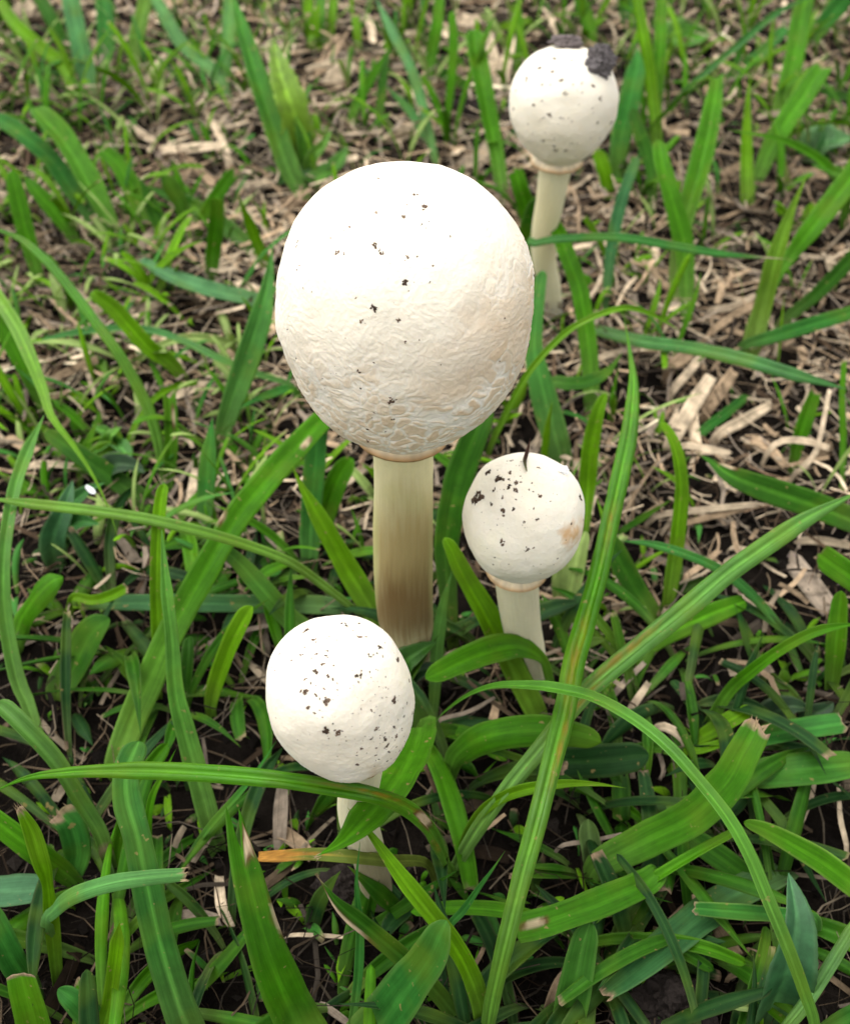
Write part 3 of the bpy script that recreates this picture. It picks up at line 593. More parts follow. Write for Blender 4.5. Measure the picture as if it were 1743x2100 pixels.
GB('thin green sedge arching over the others from the bottom corner towards the thick stem', [(1668, 2125, 22, 30), (1640, 2020, 25, 48), (1602, 1919, 27, 60), (1568, 1837, 28, 68), (1534, 1755, 28, 74), (1490, 1677, 27, 78), (1428, 1599, 26, 80), (1370, 1534, 25, 81), (1302, 1479, 24, 80), (1217, 1432, 23, 77), (1149, 1415, 22, 73), (1095, 1408, 20, 68), (1018, 1408, 17, 58), (960, 1427, 14, 44), (910, 1462, 10, 28), (888, 1490, 6, 16)], mat='sedge', prof='vee', tip='point', point=.3, col=(.060, .190, .014), roll=.15, ns=64)
GB('wide blade with split torn tip and brown eaten edge beside the front mushroom', [(632, 2150, 100, 14), (610, 2100, 95, 22), (575, 2020, 88, 36), (548, 1950, 80, 46), (520, 1850, 68, 56), (500, 1760, 55, 62), (488, 1700, 38, 65)], tip='torn', tipoff=np.array([.0045, .006, .003, -.003, -.005, .001, .005, .002, -.004]), col=(.034, .135, .003), lesions=((.93, .45, .035, .4), (.72, 1.0, .06, .22)), roll=.2, ns=60, nc=9)  # green darkened: the shadow over the foreground is in its colour
GB('broad smooth blade with rounded tip pointing up at the bottom of the clump', [(745, 2150, 102, 8), (775, 2110, 97, 20), (830, 2035, 90, 38), (880, 1966, 76, 52), (905, 1910, 56, 60), (916, 1888, 48, 62)], tip='round', col=(.024, .120, .017), roll=-.2, margin=.5, ns=44)  # deepened green stands in for the foreground shadow
GB('bright folded blade with a sharp tip leaning left before the front mushroom stem', [(992, 2112, 38, 6), (977, 2042, 40, 22), (946, 1967, 40, 38), (895, 1892, 39, 50), (827, 1806, 36, 60), (759, 1711, 28, 67), (712, 1655, 11, 69)], prof='vee', tip='point', point=.25, col='y', roll=.1)
GB('ridged blade with a long dry split edge and withered tip near the bottom', [(952, 2110, 34, 3), (895, 2035, 36, 16), (827, 1967, 38, 26), (759, 1909, 38, 34), (697, 1858, 34, 42), (664, 1815, 16, 46), (650, 1795, 9, 48)], prof='vee', tip='point', point=.2, col='d', dry=.006, lesions=((.82, -.9, .16, .35),), roll=-.1, fray=1)
GB('broad torn leaf blade slanting behind the arching sedge and across the stem', [(866, 1490, 56, 30), (848, 1540, 72, 46), (818, 1595, 74, 60), (776, 1653, 74, 68), (725, 1708, 66, 73), (690, 1735, 46, 74), (648, 1756, 18, 75)], tip='point', point=.14, col='g', roll=.3, fray=1)
GB('thin blue green blade rising from behind the broad rounded tip', [(915, 1912, 15, 26), (950, 1868, 16, 32), (980, 1824, 15, 38), (1012, 1780, 12, 43), (1036, 1744, 6, 46)], prof='vee', tip='point', col='t')
GB('thin upright blue green blade below the front mushroom stem', [(722, 2110, 17, 8), (735, 2000, 19, 22), (738, 1898, 18, 33), (731, 1813, 14, 42), (739, 1722, 8, 48)], prof='vee', tip='point', col='t')
GB('glossy wide leaf with a curled dry base lying below the small speckled mushroom', [(926, 1568, 40, 16), (945, 1540, 52, 24), (985, 1514, 62, 32), (1045, 1500, 66, 38), (1110, 1496, 64, 41), (1170, 1503, 54, 42), (1215, 1514, 44, 41), (1232, 1522, 36, 40)], tip='round', prof='dome', col=(.036, .140, .003), roll=.1, ns=44, margin=.4)  # leaf colour lowered to paint in the foreground shade
GB('narrow bright blade reaching right towards the upright sedge from its base', [(932, 1775, 12, 4), (962, 1700, 18, 20), (1000, 1655, 22, 30), (1060, 1624, 24, 38), (1149, 1608, 24, 44), (1220, 1608, 20, 47), (1284, 1616, 8, 48)], prof='vee', tip='point', col='y', roll=.2)
GB('wide green blade with a torn pale hole, tucked under the upright sedge', [(1352, 1788, 36, 20), (1325, 1810, 54, 24), (1240, 1848, 60, 30), (1149, 1882, 60, 34), (1100, 1897, 60, 35), (1055, 1908, 58, 35)], tip='torn', col=(.034, .135, .004), roll=.1, lesions=((.93, .1, .05, .3),), ns=44)  # shadow on the near grass is mixed into this green
GB('broad bright leaf with frayed straw coloured tip rising to the right', [(1222, 1778, 50, 10), (1260, 1757, 66, 16), (1330, 1722, 74, 24), (1421, 1675, 78, 34), (1490, 1605, 76, 44), (1524, 1545, 68, 50), (1556, 1486, 56, 54)], tip='cut', col=(.038, .145, .004), roll=-.1, dry=.0025, fray=2, ns=44)  # green toned down as painted foreground shade
GB('rounded short blade leaning over a soil patch at the foot of the small speckled mushroom', [(1130, 1420, 16, 4), (1118, 1365, 20, 18), (1095, 1338, 28, 28), (1055, 1326, 48, 34), (1005, 1335, 58, 38), (945, 1358, 54, 41), (900, 1380, 44, 42), (873, 1392, 34, 42)], tip='round', col='g', roll=.1, ns=44, margin=.4)
GB('bright blunt blade leaning left out of the foot of the small speckled mushroom', [(1097, 1470, 44, 2), (1049, 1373, 50, 18), (998, 1269, 48, 34), (948, 1180, 38, 46), (925, 1130, 28, 51), (911, 1103, 22, 53)], tip='round', col='y', prof='vee', roll=.2)
GB('narrow pale blade standing between the thick stem and the small speckled mushroom', [(886, 1480, 24, 1), (892, 1400, 26, 10), (897, 1320, 27, 20), (909, 1238, 26, 28), (927, 1172, 16, 34)], col=(.075, .20, .035), tip='point')
GB('dark wide blade rising behind the thick stem to the cap edge', [(932, 1330, 34, 1), (914, 1160, 44, 24), (922, 1063, 54, 36), (945, 968, 60, 46), (975, 890, 52, 54), (1000, 830, 40, 58)], tip='round', col='d', roll=.25)
GB('bright blade leaning against the left side of the thick stem', [(786, 1290, 50, 2), (755, 1238, 50, 10), (709, 1161, 47, 22), (651, 1056, 36, 38), (615, 990, 22, 46), (600, 955, 12, 50)], tip='point', point=.25, prof='vee', col='y', roll=-.1)
GB('short bright round tipped blade left of the thick stem under the cap', [(655, 1115, 28, 1), (672, 1050, 42, 12), (692, 992, 46, 22), (715, 950, 42, 28), (722, 940, 38, 29)], tip='round', prof='vee', col='g')
GB('upright blue green blade partly hidden under the left of the tall cap', [(634, 1200, 36, 1), (636, 1100, 42, 14), (643, 987, 44, 30), (650, 900, 42, 40), (655, 850, 40, 45)], tip='round', col='t')
GB('broad green blade with a dead lens-shaped spot sloping up to the tall cap', [(240, 1570, 50, 3), (270, 1482, 56, 10), (310, 1390, 58, 18), (350, 1300, 57, 26), (410, 1190, 56, 34), (480, 1070, 55, 41), (545, 988, 54, 45), (600, 926, 52, 47), (655, 868, 44, 47), (690, 840, 40, 46)], tip='round', col='g', roll=.12, lesions=((.865, .35, .022, .28), (.60, -.9, .02, .2)), ns=70)
GB('wide dark green blade with pale midrib hanging below the arching sedge', [(392, 2125, 70, 12), (365, 2055, 66, 24), (330, 1940, 64, 38), (305, 1830, 61, 47), (283, 1720, 59, 53), (262, 1640, 57, 56), (262, 1580, 54, 58), (285, 1520, 48, 56)], tip='round', col=(.026, .112, .014), roll=-.1, rib=.9, ns=60)  # dark tone carries foreground shadow painted into the green
GB('thin straight blade standing beside the broad spotted blade', [(441, 1728, 40, 2), (409, 1609, 44, 18), (382, 1507, 42, 30), (361, 1421, 36, 39), (352, 1303, 28, 50), (341, 1201, 24, 58), (332, 1085, 18, 64)], prof='vee', tip='point', point=.2, col=(.062, .185, .022), roll=.1)
GB('bright narrow blade with blunt tip rising behind the long sedge at the side', [(322, 1400, 20, 8), (326, 1330, 26, 20), (322, 1220, 28, 36), (324, 1110, 27, 50), (330, 1030, 26, 58), (338, 992, 22, 61)], prof='vee', tip='round', col='y')
GB('short bright blade with rounded tip standing left of the front mushroom', [(436, 1450, 24, 4), (448, 1400, 34, 16), (478, 1320, 38, 32), (505, 1265, 34, 41), (518, 1243, 30, 44)], prof='vee', tip='round', col='y')
GB('blade slanting down right to the back of the front mushroom', [(655, 1325, 50, 2), (594, 1270, 46, 12), (545, 1215, 42, 22), (494, 1158, 34, 30), (460, 1128, 26, 34), (443, 1114, 18, 35)], tip='cut', col=(.062, .18, .022), dry=.001)
GB('long glossy sedge with dried seed scraps reaching left from the thick stem', [(745, 1262, 13, 6), (715, 1238, 16, 16), (650, 1188, 18, 30), (594, 1150, 20, 40), (511, 1117, 22, 48), (409, 1087, 24, 54), (307, 1063, 24, 57), (204, 1047, 23, 58), (68, 1031, 22, 57), (-20, 1022, 20, 55)], mat='sedge', prof='sedge', tip='point', point=.1, col=(.095, .215, .020), roll=.1, ns=56)
# --- left side
GB('tall sedge bowed down from the corner beside the spotted blade', [(82, 1520, 24, 2), (56, 1440, 28, 12), (35, 1390, 31, 18), (12, 1270, 30, 34), (7, 1180, 28, 44), (15, 1090, 26, 50), (32, 1000, 26, 54), (58, 925, 26, 56), (92, 850, 14, 58)], mat='sedge', prof='vee', tip='point', point=.15, col=(.065, .19, .022), roll=.1)
GB('long thin sedge arching from the side over the straw to a tuft', [(338, 1005, 18, 1), (326, 910, 22, 14), (303, 833, 24, 26), (259, 748, 24, 38), (208, 674, 22, 46), (119, 558, 20, 55), (51, 494, 17, 58), (-5, 470, 14, 59), (-50, 458, 9, 59)], mat='sedge', prof='sedge', tip='point', point=.2, col='g', roll=.1, ns=50)
GB('thin sedge tip hanging down with scraps stuck along it', [(-60, 540, 24, 30), (-12, 600, 28, 44), (34, 670, 29, 50), (62, 730, 29, 52), (90, 803, 27, 52), (107, 855, 24, 52), (150, 912, 20, 48), (190, 973, 16, 43), (222, 1040, 12, 37), (246, 1112, 6, 30)], mat='sedge', prof='vee', tip='point', point=.4, col='y', ns=50)
GB('short blunt bright blade with a pale streak beside the long arching sedge', [(340, 1015, 24, 1), (350, 930, 27, 12), (350, 860, 27, 22), (347, 812, 26, 28)], tip='cut', col='g', prof='vee', lesions=((.8, .4, .12, .2),))
GB('upright smooth green blade standing in front of the broad spotted blade', [(417, 1110, 30, 1), (422, 1040, 35, 10), (428, 945, 34, 24), (434, 880, 24, 32), (437, 855, 14, 35)], tip='point', point=.3, col='t')
GB('large two toned blade standing beside the left edge of the tall cap', [(448, 925, 24, 2), (458, 880, 34, 10), (480, 810, 48, 22), (508, 730, 50, 34), (536, 640, 44, 46), (552, 560, 32, 54), (560, 497, 10, 60)], prof='vee', tip='point', point=.35, col=(.055, .18, .030), roll=.35)
GB('blade lying low and dark behind the hanging sedge tip', [(318, 1045, 38, 4), (238, 985, 44, 12), (170, 938, 42, 18), (95, 885, 30, 22)], tip='round', col='d')
GB('bent leaf blade folded over near the left sedge', [(28, 1330, 30, 4), (42, 1275, 40, 16), (70, 1228, 44, 28), (105, 1193, 42, 34), (130, 1183, 34, 34)], tip='round', col='g', prof='dome')
GB('flat dark blade lying on the litter with a frayed pale end', [(690, 1245, 36, 6), (511, 1240, 38, 12), (307, 1237, 34, 15), (170, 1238, 26, 15)], tip='cut', col=(.035, .115, .035), dry=.002, fray=1)
GB('short bright cut blade lying over the dark flat one', [(150, 1228, 16, 14), (190, 1232, 20, 18), (225, 1224, 22, 22), (264, 1205, 20, 25)], tip='cut', col='y', dry=.0015, prof='vee')
GB('broad dark leaf behind the straight thin blade at the left', [(120, 1420, 54, 4), (150, 1370, 60, 12), (187, 1300, 56, 20), (225, 1268, 44, 23)], tip='round', col='d')
GB('folded green stalk with a dark joint running down below the arching sedge', [(232, 1815, 24, 1), (215, 1750, 28, 12), (198, 1704, 31, 20), (153, 1633, 33, 32), (112, 1566, 34, 42), (51, 1500, 36, 50), (-10, 1442, 36, 54)], mat='sedge', prof='gutter', tip='round', col=(.075, .19, .030), lesions=((.26, 0, .012, 1.2),))
GB('narrow yellow green blade with a withered twisted tip by the left edge', [(106, 2018, 34, 1), (106, 1898, 32, 18), (98, 1815, 22, 32), (86, 1770, 34, 40), (68, 1711, 34, 48), (48, 1670, 20, 54), (40, 1656, 14, 56)], tip='cut', col='y', dry=.003, fray=2, prof='vee', twist=.7)
GB('pale green blade bending right with a white frayed cut end', [(95, 1895, 16, 24), (108, 1868, 26, 36), (145, 1838, 34, 48), (221, 1812, 35, 58), (307, 1799, 32, 61), (382, 1793, 27, 62)], tip='cut', col=(.065, .185, .045), dry=.0014, fray=1, prof='dome')
GB('bright upright blade with a pinched tip at the bottom beside the wide dark blade', [(213, 2112, 30, 6), (226, 2060, 31, 16), (238, 1967, 30, 32), (244, 1915, 27, 40), (246, 1890, 12, 44)], prof='vee', tip='point', point=.12, col='y')
GB('blade slanting down from the left edge under the withered yellow one', [(160, 1815, 30, 4), (120, 1780, 44, 14), (68, 1742, 48, 24), (0, 1690, 48, 32), (-40, 1660, 42, 35)], tip='round', col='g')
GB('pale grey green torn leaf lying at the left edge', [(-40, 1835, 50, 10), (10, 1830, 60, 14), (60, 1826, 58, 16), (98, 1822, 46, 16)], tip='cut', col=(.055, .15, .065), dry=.002, fray=1)
GB('blue green leaf with a shredded white end near the folded stalk', [(150, 1800, 36, 4), (160, 1750, 54, 12), (148, 1695, 60, 20), (125, 1668, 52, 23)], tip='cut', col='t', dry=.003, fray=2)
GB('bright broad blade rising in the bottom corner', [(78, 2125, 64, 6), (66, 2080, 62, 14), (52, 2030, 58, 22), (44, 2000, 52, 26)], tip='cut', col='g', dry=.001)
GB('dull blue green leaf in the bottom corner pointing down right', [(215, 2112, 40, 4), (180, 2078, 52, 10), (150, 2050, 46, 14), (120, 2028, 30, 15)], tip='round', col='t')
GB('broad blue green leaf leaning in from the left edge near the bottom', [(60, 2020, 44, 6), (30, 1975, 54, 18), (0, 1915, 54, 30), (-30, 1850, 44, 38)], tip='round', col='t')
GB('very thin straight blade crossing behind the torn split blade', [(357, 1780, 12, 1), (426, 1704, 13, 14), (511, 1605, 12, 28), (567, 1520, 6, 38)], tip='point', prof='vee', col='t')
GB('thin curved blade standing behind the arching sedge left of the straight one', [(322, 1790, 12, 1), (306, 1720, 14, 12), (312, 1640, 15, 24), (340, 1580, 13, 32), (362, 1535, 6, 38)], tip='point', prof='vee', col='g')
GB('orange and yellow dying blade lying behind the front mushroom stem', [(875, 1772, 20, 20), (800, 1766, 26, 36), (720, 1757, 28, 42), (640, 1752, 26, 38), (575, 1756, 24, 32), (530, 1757, 18, 28)], tip='cut', col=(.10, .13, .02), dry=.030, drycol='orange')
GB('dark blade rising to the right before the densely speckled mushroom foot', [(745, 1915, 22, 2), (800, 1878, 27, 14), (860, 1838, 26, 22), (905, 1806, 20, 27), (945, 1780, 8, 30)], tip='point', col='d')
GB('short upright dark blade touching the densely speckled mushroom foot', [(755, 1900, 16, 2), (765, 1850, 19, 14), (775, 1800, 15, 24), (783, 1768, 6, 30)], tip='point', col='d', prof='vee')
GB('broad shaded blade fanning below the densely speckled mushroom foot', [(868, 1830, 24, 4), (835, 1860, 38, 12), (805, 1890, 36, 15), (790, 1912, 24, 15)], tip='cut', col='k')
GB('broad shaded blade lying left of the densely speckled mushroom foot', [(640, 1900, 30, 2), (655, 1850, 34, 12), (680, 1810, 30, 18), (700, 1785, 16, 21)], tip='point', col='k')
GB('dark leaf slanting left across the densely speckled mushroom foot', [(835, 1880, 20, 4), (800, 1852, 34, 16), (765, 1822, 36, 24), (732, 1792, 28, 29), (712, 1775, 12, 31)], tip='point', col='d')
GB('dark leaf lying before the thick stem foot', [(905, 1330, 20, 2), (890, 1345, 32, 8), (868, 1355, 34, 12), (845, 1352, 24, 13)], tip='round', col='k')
# --- right side and lower right
GB('dark broad leaf with pale midrib and withered tip pointing left', [(1810, 1090, 50, 10), (1743, 1066, 52, 16), (1660, 1034, 55, 22), (1575, 1006, 54, 26), (1500, 976, 42, 28), (1455, 945, 26, 28), (1430, 930, 14, 27)], tip='point', point=.2, col='d', rib=.9, dry=.003, fray=1, lesions=((.86, .9, .05, .3),), ns=44)
GB('tall bright curved blade standing right of the upright sedge', [(1362, 1275, 26, 1), (1372, 1201, 29, 10), (1386, 1099, 30, 24), (1394, 997, 28, 38), (1382, 918, 22, 48), (1355, 866, 16, 53)], tip='round', col='y', prof='vee')
GB('thin blue green sedge curving under the pale ridged sedge', [(1665, 1410, 14, 1), (1619, 1320, 17, 10), (1575, 1252, 19, 18), (1517, 1194, 20, 26), (1473, 1163, 20, 30), (1405, 1133, 20, 34), (1336, 1114, 18, 36), (1272, 1109, 12, 36)], mat='sedge', prof='sedge', tip='point', point=.15, col='t')
GB('flat leaf with thin pale midrib lying under the pale ridged sedge', [(1305, 1356, 24, 4), (1353, 1308, 42, 12), (1439, 1268, 47, 18), (1495, 1245, 40, 20), (1527, 1234, 30, 20)], tip='cut', col='g', rib=.9)
GB('dark glossy blade arching in from the right edge', [(1438, 1512, 22, 2), (1490, 1424, 26, 18), (1541, 1376, 25, 30), (1609, 1327, 23, 40), (1677, 1294, 22, 46), (1760, 1278, 16, 49)], prof='vee', tip='point', point=.15, col='g')
GB('wide cut blade coming in from the right edge with a brown end', [(1800, 1225, 54, 22), (1760, 1195, 54, 30), (1720, 1168, 52, 36), (1684, 1142, 48, 40)], tip='cut', col='g', dry=.001, drycol='brown')
GB('upright blade at the right edge under the arching dark one', [(1706, 1420, 36, 1), (1712, 1340, 38, 14), (1718, 1270, 37, 24), (1724, 1212, 30, 32)], tip='round', col='g', prof='vee')
GB('bright blade squeezed between the small speckled mushroom and the upright sedge', [(1200, 1090, 14, 4), (1205, 1000, 34, 16), (1212, 920, 36, 30), (1226, 850, 28, 42), (1242, 806, 16, 48)], tip='round', col='y', prof='vee')
GB('short pale whitish leaf sheath at the right of the small speckled mushroom', [(1165, 1245, 50, 1), (1172, 1190, 60, 8), (1185, 1130, 56, 16), (1200, 1090, 40, 20)], tip='round', col='p', prof='gutter')
GB('dark leaf slanting down behind the upright sedge', [(1345, 1275, 36, 2), (1300, 1205, 44, 10), (1262, 1135, 42, 18), (1250, 1095, 30, 22)], tip='round', col='d')
GB('dark curled leaf lying behind the upright sedge below the back mushroom', [(1130, 786, 24, 12), (1165, 788, 28, 16), (1205, 783, 28, 20), (1246, 762, 24, 23), (1276, 722, 10, 25)], tip='point', col='d')
GB('short fresh blade with browned edge standing in the straw at the right', [(1623, 965, 14, 1), (1635, 905, 28, 10), (1655, 845, 30, 20), (1672, 800, 22, 26)], tip='cut', col='g', prof='vee', dry=.002, drycol='tan')
GB('very thin upright blade with a white tip in the straw at the right edge', [(1732, 1005, 16, 1), (1728, 900, 14, 14), (1726, 820, 13, 24), (1730, 738, 10, 34)], tip='cut', col='g', dry=.0016)
GB('small blue green blade lying among the pale straws', [(1405, 915, 16, 1), (1440, 885, 20, 4), (1485, 850, 20, 7), (1530, 812, 18, 9)], tip='round', col='t')
GB('thin straw edged blade beside the upright sedge', [(1270, 1095, 12, 4), (1320, 1060, 14, 10), (1378, 1024, 10, 14)], tip='point', col='d')
GB('blue green leaf with a square cut end above the dark broad leaf at lower right', [(1545, 1520, 30, 12), (1575, 1508, 42, 16), (1643, 1496, 45, 22), (1727, 1484, 42, 26)], tip='cut', col='t', dry=.0008)
GB('broad dark bright leaf running to the right edge below the square cut one', [(1515, 1590, 36, 10), (1560, 1588, 60, 14), (1626, 1581, 66, 18), (1700, 1574, 64, 20), (1775, 1565, 52, 20)], tip='round', col=(.036, .14, .014), ns=40)
GB('blue green round ended leaf lying below the glossy wide leaf', [(1120, 1545, 36, 6), (1160, 1562, 60, 12), (1234, 1560, 68, 18), (1300, 1552, 60, 20), (1330, 1548, 44, 20)], tip='round', col='k')
GB('blade with a pale edge slanting down to the right edge', [(1790, 1850, 44, 10), (1743, 1812, 48, 16), (1685, 1768, 48, 22), (1626, 1733, 42, 26), (1570, 1703, 32, 28), (1524, 1686, 18, 28)], tip='round', col='g', margin=1.0)
GB('long dark leaf lying low across the lower right corner with a shredded tip', [(1610, 1790, 44, 4), (1524, 1827, 64, 10), (1439, 1881, 72, 14), (1353, 1950, 66, 17), (1285, 2005, 50, 18), (1240, 2038, 34, 18)], tip='cut', col=(.030, .105, .030), dry=.002, fray=1, ns=44)
GB('thin blue green leaf with white edges lying under the arching sedge', [(1670, 1884, 24, 12), (1600, 1876, 30, 16), (1524, 1871, 32, 20), (1421, 1863, 26, 22)], tip='cut', col='t', margin=1.0, dry=.001)
GB('ridged pale sedge leaning in at the bottom right corner', [(1600, 2118, 24, 14), (1640, 2070, 27, 22), (1677, 2016, 28, 28), (1743, 1908, 26, 36), (1775, 1850, 20, 40)], mat='sedge', prof='sedge', tip='point', point=.15, col=(.085, .20, .05))
GB('wide blade with a bright turned edge standing at the bottom under the long dark leaf', [(1158, 2125, 62, 6), (1166, 2080, 66, 12), (1180, 2010, 66, 20), (1195, 1940, 60, 27), (1210, 1890, 44, 31)], tip='round', col=(.036, .13, .014), prof='vee')
GB('shaded leaf passing beneath the broad frayed leaf', [(1580, 1840, 40, 4), (1510, 1785, 50, 9), (1440, 1735, 48, 12), (1400, 1705, 34, 13)], tip='round', col='d')
GB('pale stout stalk below the broad frayed leaf', [(1225, 1800, 30, 1), (1216, 1760, 40, 6), (1208, 1710, 44, 12), (1205, 1680, 40, 15)], tip='round', col=(.10, .17, .05), prof='gutter')
GB('small bright leaf behind the frayed broad leaf', [(1405, 1528, 20, 4), (1445, 1508, 30, 10), (1500, 1475, 34, 16), (1545, 1452, 26, 19)], tip='round', col='y')
GB('short bright cut blade next to the frayed broad leaf', [(1400, 1545, 16, 12), (1440, 1536, 19, 15), (1498, 1518, 16, 18)], tip='cut', col='y', dry=.0008)
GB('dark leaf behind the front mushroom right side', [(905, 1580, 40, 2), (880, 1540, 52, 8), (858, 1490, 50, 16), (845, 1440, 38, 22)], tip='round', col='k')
GB('pale sheath bits at the bottom right corner', [(1570, 2115, 30, 1), (1578, 2060, 34, 8), (1590, 2010, 26, 14)], tip='round', col=(.10, .17, .05), prof='gutter')
# --- behind: round the back mushroom and to the right
GB('tall blunt green blade standing left of the back mushroom', [(1030, 410, 24, 2), (1018, 324, 30, 16), (995, 205, 37, 36), (978, 120, 39, 48), (971, 62, 34, 56)], tip='round', col='g', prof='vee', roll=.1)
GB('dark folded leaf crossing before the back mushroom stem', [(1078, 620, 24, 2), (1082, 520, 36, 30), (1092, 470, 42, 44), (1112, 425, 42, 56), (1135, 390, 34, 63), (1152, 374, 18, 66)], tip='point', point=.2, col='d', prof='vee')
GB('short blade with a pale nibbled tip left of the back mushroom stem', [(1092, 520, 26, 6), (1085, 450, 36, 26), (1068, 390, 36, 42), (1056, 348, 30, 50)], tip='cut', col='g', dry=.001)
GB('long curved blade bending down from the back mushroom stem', [(1212, 880, 26, 1), (1212, 780, 34, 12), (1205, 700, 36, 24), (1190, 600, 36, 38), (1162, 520, 34, 46), (1140, 465, 28, 50), (1118, 430, 18, 52)], tip='round', col='g')
GB('dark blade standing behind the right edge of the tall cap', [(1166, 975, 46, 1), (1140, 900, 54, 14), (1112, 800, 52, 28), (1095, 715, 36, 38), (1102, 630, 28, 48), (1112, 555, 24, 56)], tip='round', col=(.038, .14, .020))
GB('thin yellow green sedge looping from the tall cap over to the right', [(1000, 935, 10, 4), (1022, 880, 13, 22), (1080, 770, 14, 46), (1149, 692, 14, 60), (1200, 658, 13, 66), (1262, 635, 12, 68), (1302, 634, 11, 66), (1353, 654, 9, 60), (1396, 680, 5, 54)], mat='sedge', prof='vee', tip='point', point=.15, col='y', ns=46)
GB('slender blade with a dry point lying level across the back mushroom stem', [(1072, 512, 12, 50), (1100, 496, 15, 56), (1150, 487, 17, 60), (1270, 484, 18, 63), (1400, 505, 17, 60), (1500, 521, 14, 56), (1610, 531, 6, 51)], mat='sedge', prof='sedge', tip='point', point=.2, col='t', dry=.024, drycol='straw', ns=44)
GB('wide blue green blade right of the back mushroom', [(1262, 378, 30, 1), (1270, 300, 40, 18), (1292, 200, 44, 38), (1306, 130, 36, 50), (1305, 95, 24, 55)], tip='point', point=.2, col='t')
GB('narrow dark blue blade bending up below the back mushroom', [(1238, 655, 18, 1), (1252, 520, 23, 24), (1272, 420, 25, 40), (1306, 322, 20, 54)], tip='round', col=(.034, .125, .040))
GB('dark thin blade hanging beside the yellow stalk', [(1338, 440, 14, 1), (1336, 350, 26, 16), (1312, 275, 28, 28), (1296, 222, 20, 36)], tip='round', col='d')
GB('yellow green upright stalk behind the back mushroom', [(1345, 315, 20, 2), (1342, 265, 24, 12), (1330, 170, 25, 30), (1318, 85, 24, 46), (1298, -20, 18, 62)], tip='round', col='y', prof='gutter')
GB('green blade rising next to the yellow upright stalk', [(1342, 300, 20, 2), (1347, 200, 26, 22), (1354, 100, 27, 40), (1358, -10, 22, 56)], tip='round', col='g', prof='vee')
GB('long flat blade sloping up left in the right half straw', [(1412, 668, 26, 1), (1402, 512, 40, 22), (1378, 410, 38, 38), (1357, 335, 32, 48), (1350, 288, 26, 53)], tip='round', col='g')
GB('broad bright blade with a square yellow tip and pale base', [(1385, 625, 26, 1), (1388, 545, 28, 10), (1408, 443, 40, 26), (1438, 340, 45, 40), (1460, 238, 38, 53), (1471, 160, 24, 62)], tip='cut', col='g', prof='vee', base_pale=.9)
GB('slim pointed blade rising from a pale sheath in the straw', [(1532, 415, 28, 4), (1530, 324, 25, 20), (1533, 204, 18, 40), (1541, 146, 6, 50)], tip='point', point=.5, col='y', prof='vee')
GB('wide blade with a dry split cut end leaning right', [(1543, 392, 20, 2), (1588, 290, 40, 22), (1643, 204, 45, 38), (1690, 132, 38, 50)], tip='cut', col='g', dry=.003, fray=1)
GB('broad blade behind the split cut one in the upper right', [(1600, 232, 36, 2), (1625, 136, 40, 22), (1643, 34, 40, 40), (1655, -20, 34, 50)], tip='round', col='g')
GB('long thin blue sedge slanting to the upper right corner', [(1350, 250, 10, 2), (1420, 172, 13, 20), (1517, 89, 14, 38), (1592, 27, 13, 50), (1665, -8, 8, 58)], mat='sedge', prof='vee', tip='point', point=.2, col='t')
GB('small dark blade crossing the thin blue sedge', [(1488, 172, 12, 2), (1515, 112, 15, 14), (1536, 34, 10, 28)], tip='point', col='d')
GB('blue blade lying low below the thin blue sedge', [(1490, 162, 18, 2), (1558, 112, 24, 12), (1612, 56, 22, 22)], tip='round', col='t')
GB('wide pale blade in the upper right corner', [(1655, 90, 30, 2), (1705, 28, 38, 16), (1745, -15, 34, 28)], tip='round', col='t')
GB('stout yellow green stalk in the straw at the right', [(1540, 735, 36, 0), (1550, 690, 42, 8), (1567, 628, 37, 20), (1592, 528, 34, 40), (1626, 426, 26, 58), (1660, 345, 10, 72)], tip='point', point=.4, col=(.125, .25, .02), prof='gutter', base_pale=.8)
GB('broad green blade parting from the stout yellow green stalk', [(1592, 575, 16, 22), (1625, 520, 30, 32), (1665, 468, 42, 42), (1743, 368, 46, 56), (1790, 310, 40, 62)], tip='round', col='g')
GB('dark blade low at the right edge under the stout stalk', [(1600, 665, 20, 2), (1677, 600, 28, 14), (1745, 530, 30, 26), (1790, 480, 26, 33)], tip='round', col='d')
GB('slim arching blade high in the right half with a pointed left end', [(1735, 375, 14, 30), (1700, 350, 17, 42), (1660, 317, 17, 50), (1592, 286, 16, 56), (1490, 266, 7, 58)], tip='point', col='g', prof='vee')
GB('short narrow blade at the right edge near the split cut blade', [(1760, 206, 14, 8), (1700, 192, 17, 20), (1650, 164, 10, 28)], tip='point', col='d')
GB('blue green blade lying at the right edge above the sedge', [(1520, 712, 18, 4), (1575, 693, 27, 12), (1660, 667, 30, 18), (1775, 632, 26, 20)], tip='round', col='t')
GB('glossy blue edged sedge lying across the straw at the right', [(1212, 662, 18, 4), (1231, 673, 22, 12), (1319, 696, 26, 22), (1421, 710, 28, 30), (1524, 733, 28, 34), (1626, 764, 26, 35), (1694, 785, 20, 34), (1740, 800, 10, 33)], mat='sedge', prof='sedge', tip='point', point=.15, col=(.042, .15, .032), ns=46)
GB('small yellowish blade stub in the upper right straw', [(1620, 402, 20, 0), (1606, 360, 22, 8), (1600, 315, 18, 15)], tip='cut', col=(.15, .20, .04))
GB('short yellow green blade beside the back mushroom stem', [(1252, 405, 22, 0), (1238, 350, 28, 12), (1222, 308, 24, 20)], tip='round', col='y')
GB('bright blade at the top behind the back mushroom', [(1210, 105, 20, 0), (1210, 60, 26, 10), (1185, -10, 28, 24)], tip='round', col='g')
GB('grey green blade above the back mushroom at the top', [(1296, 75, 20, 0), (1288, 40, 28, 8), (1280, -15, 28, 18)], tip='round', col='t')
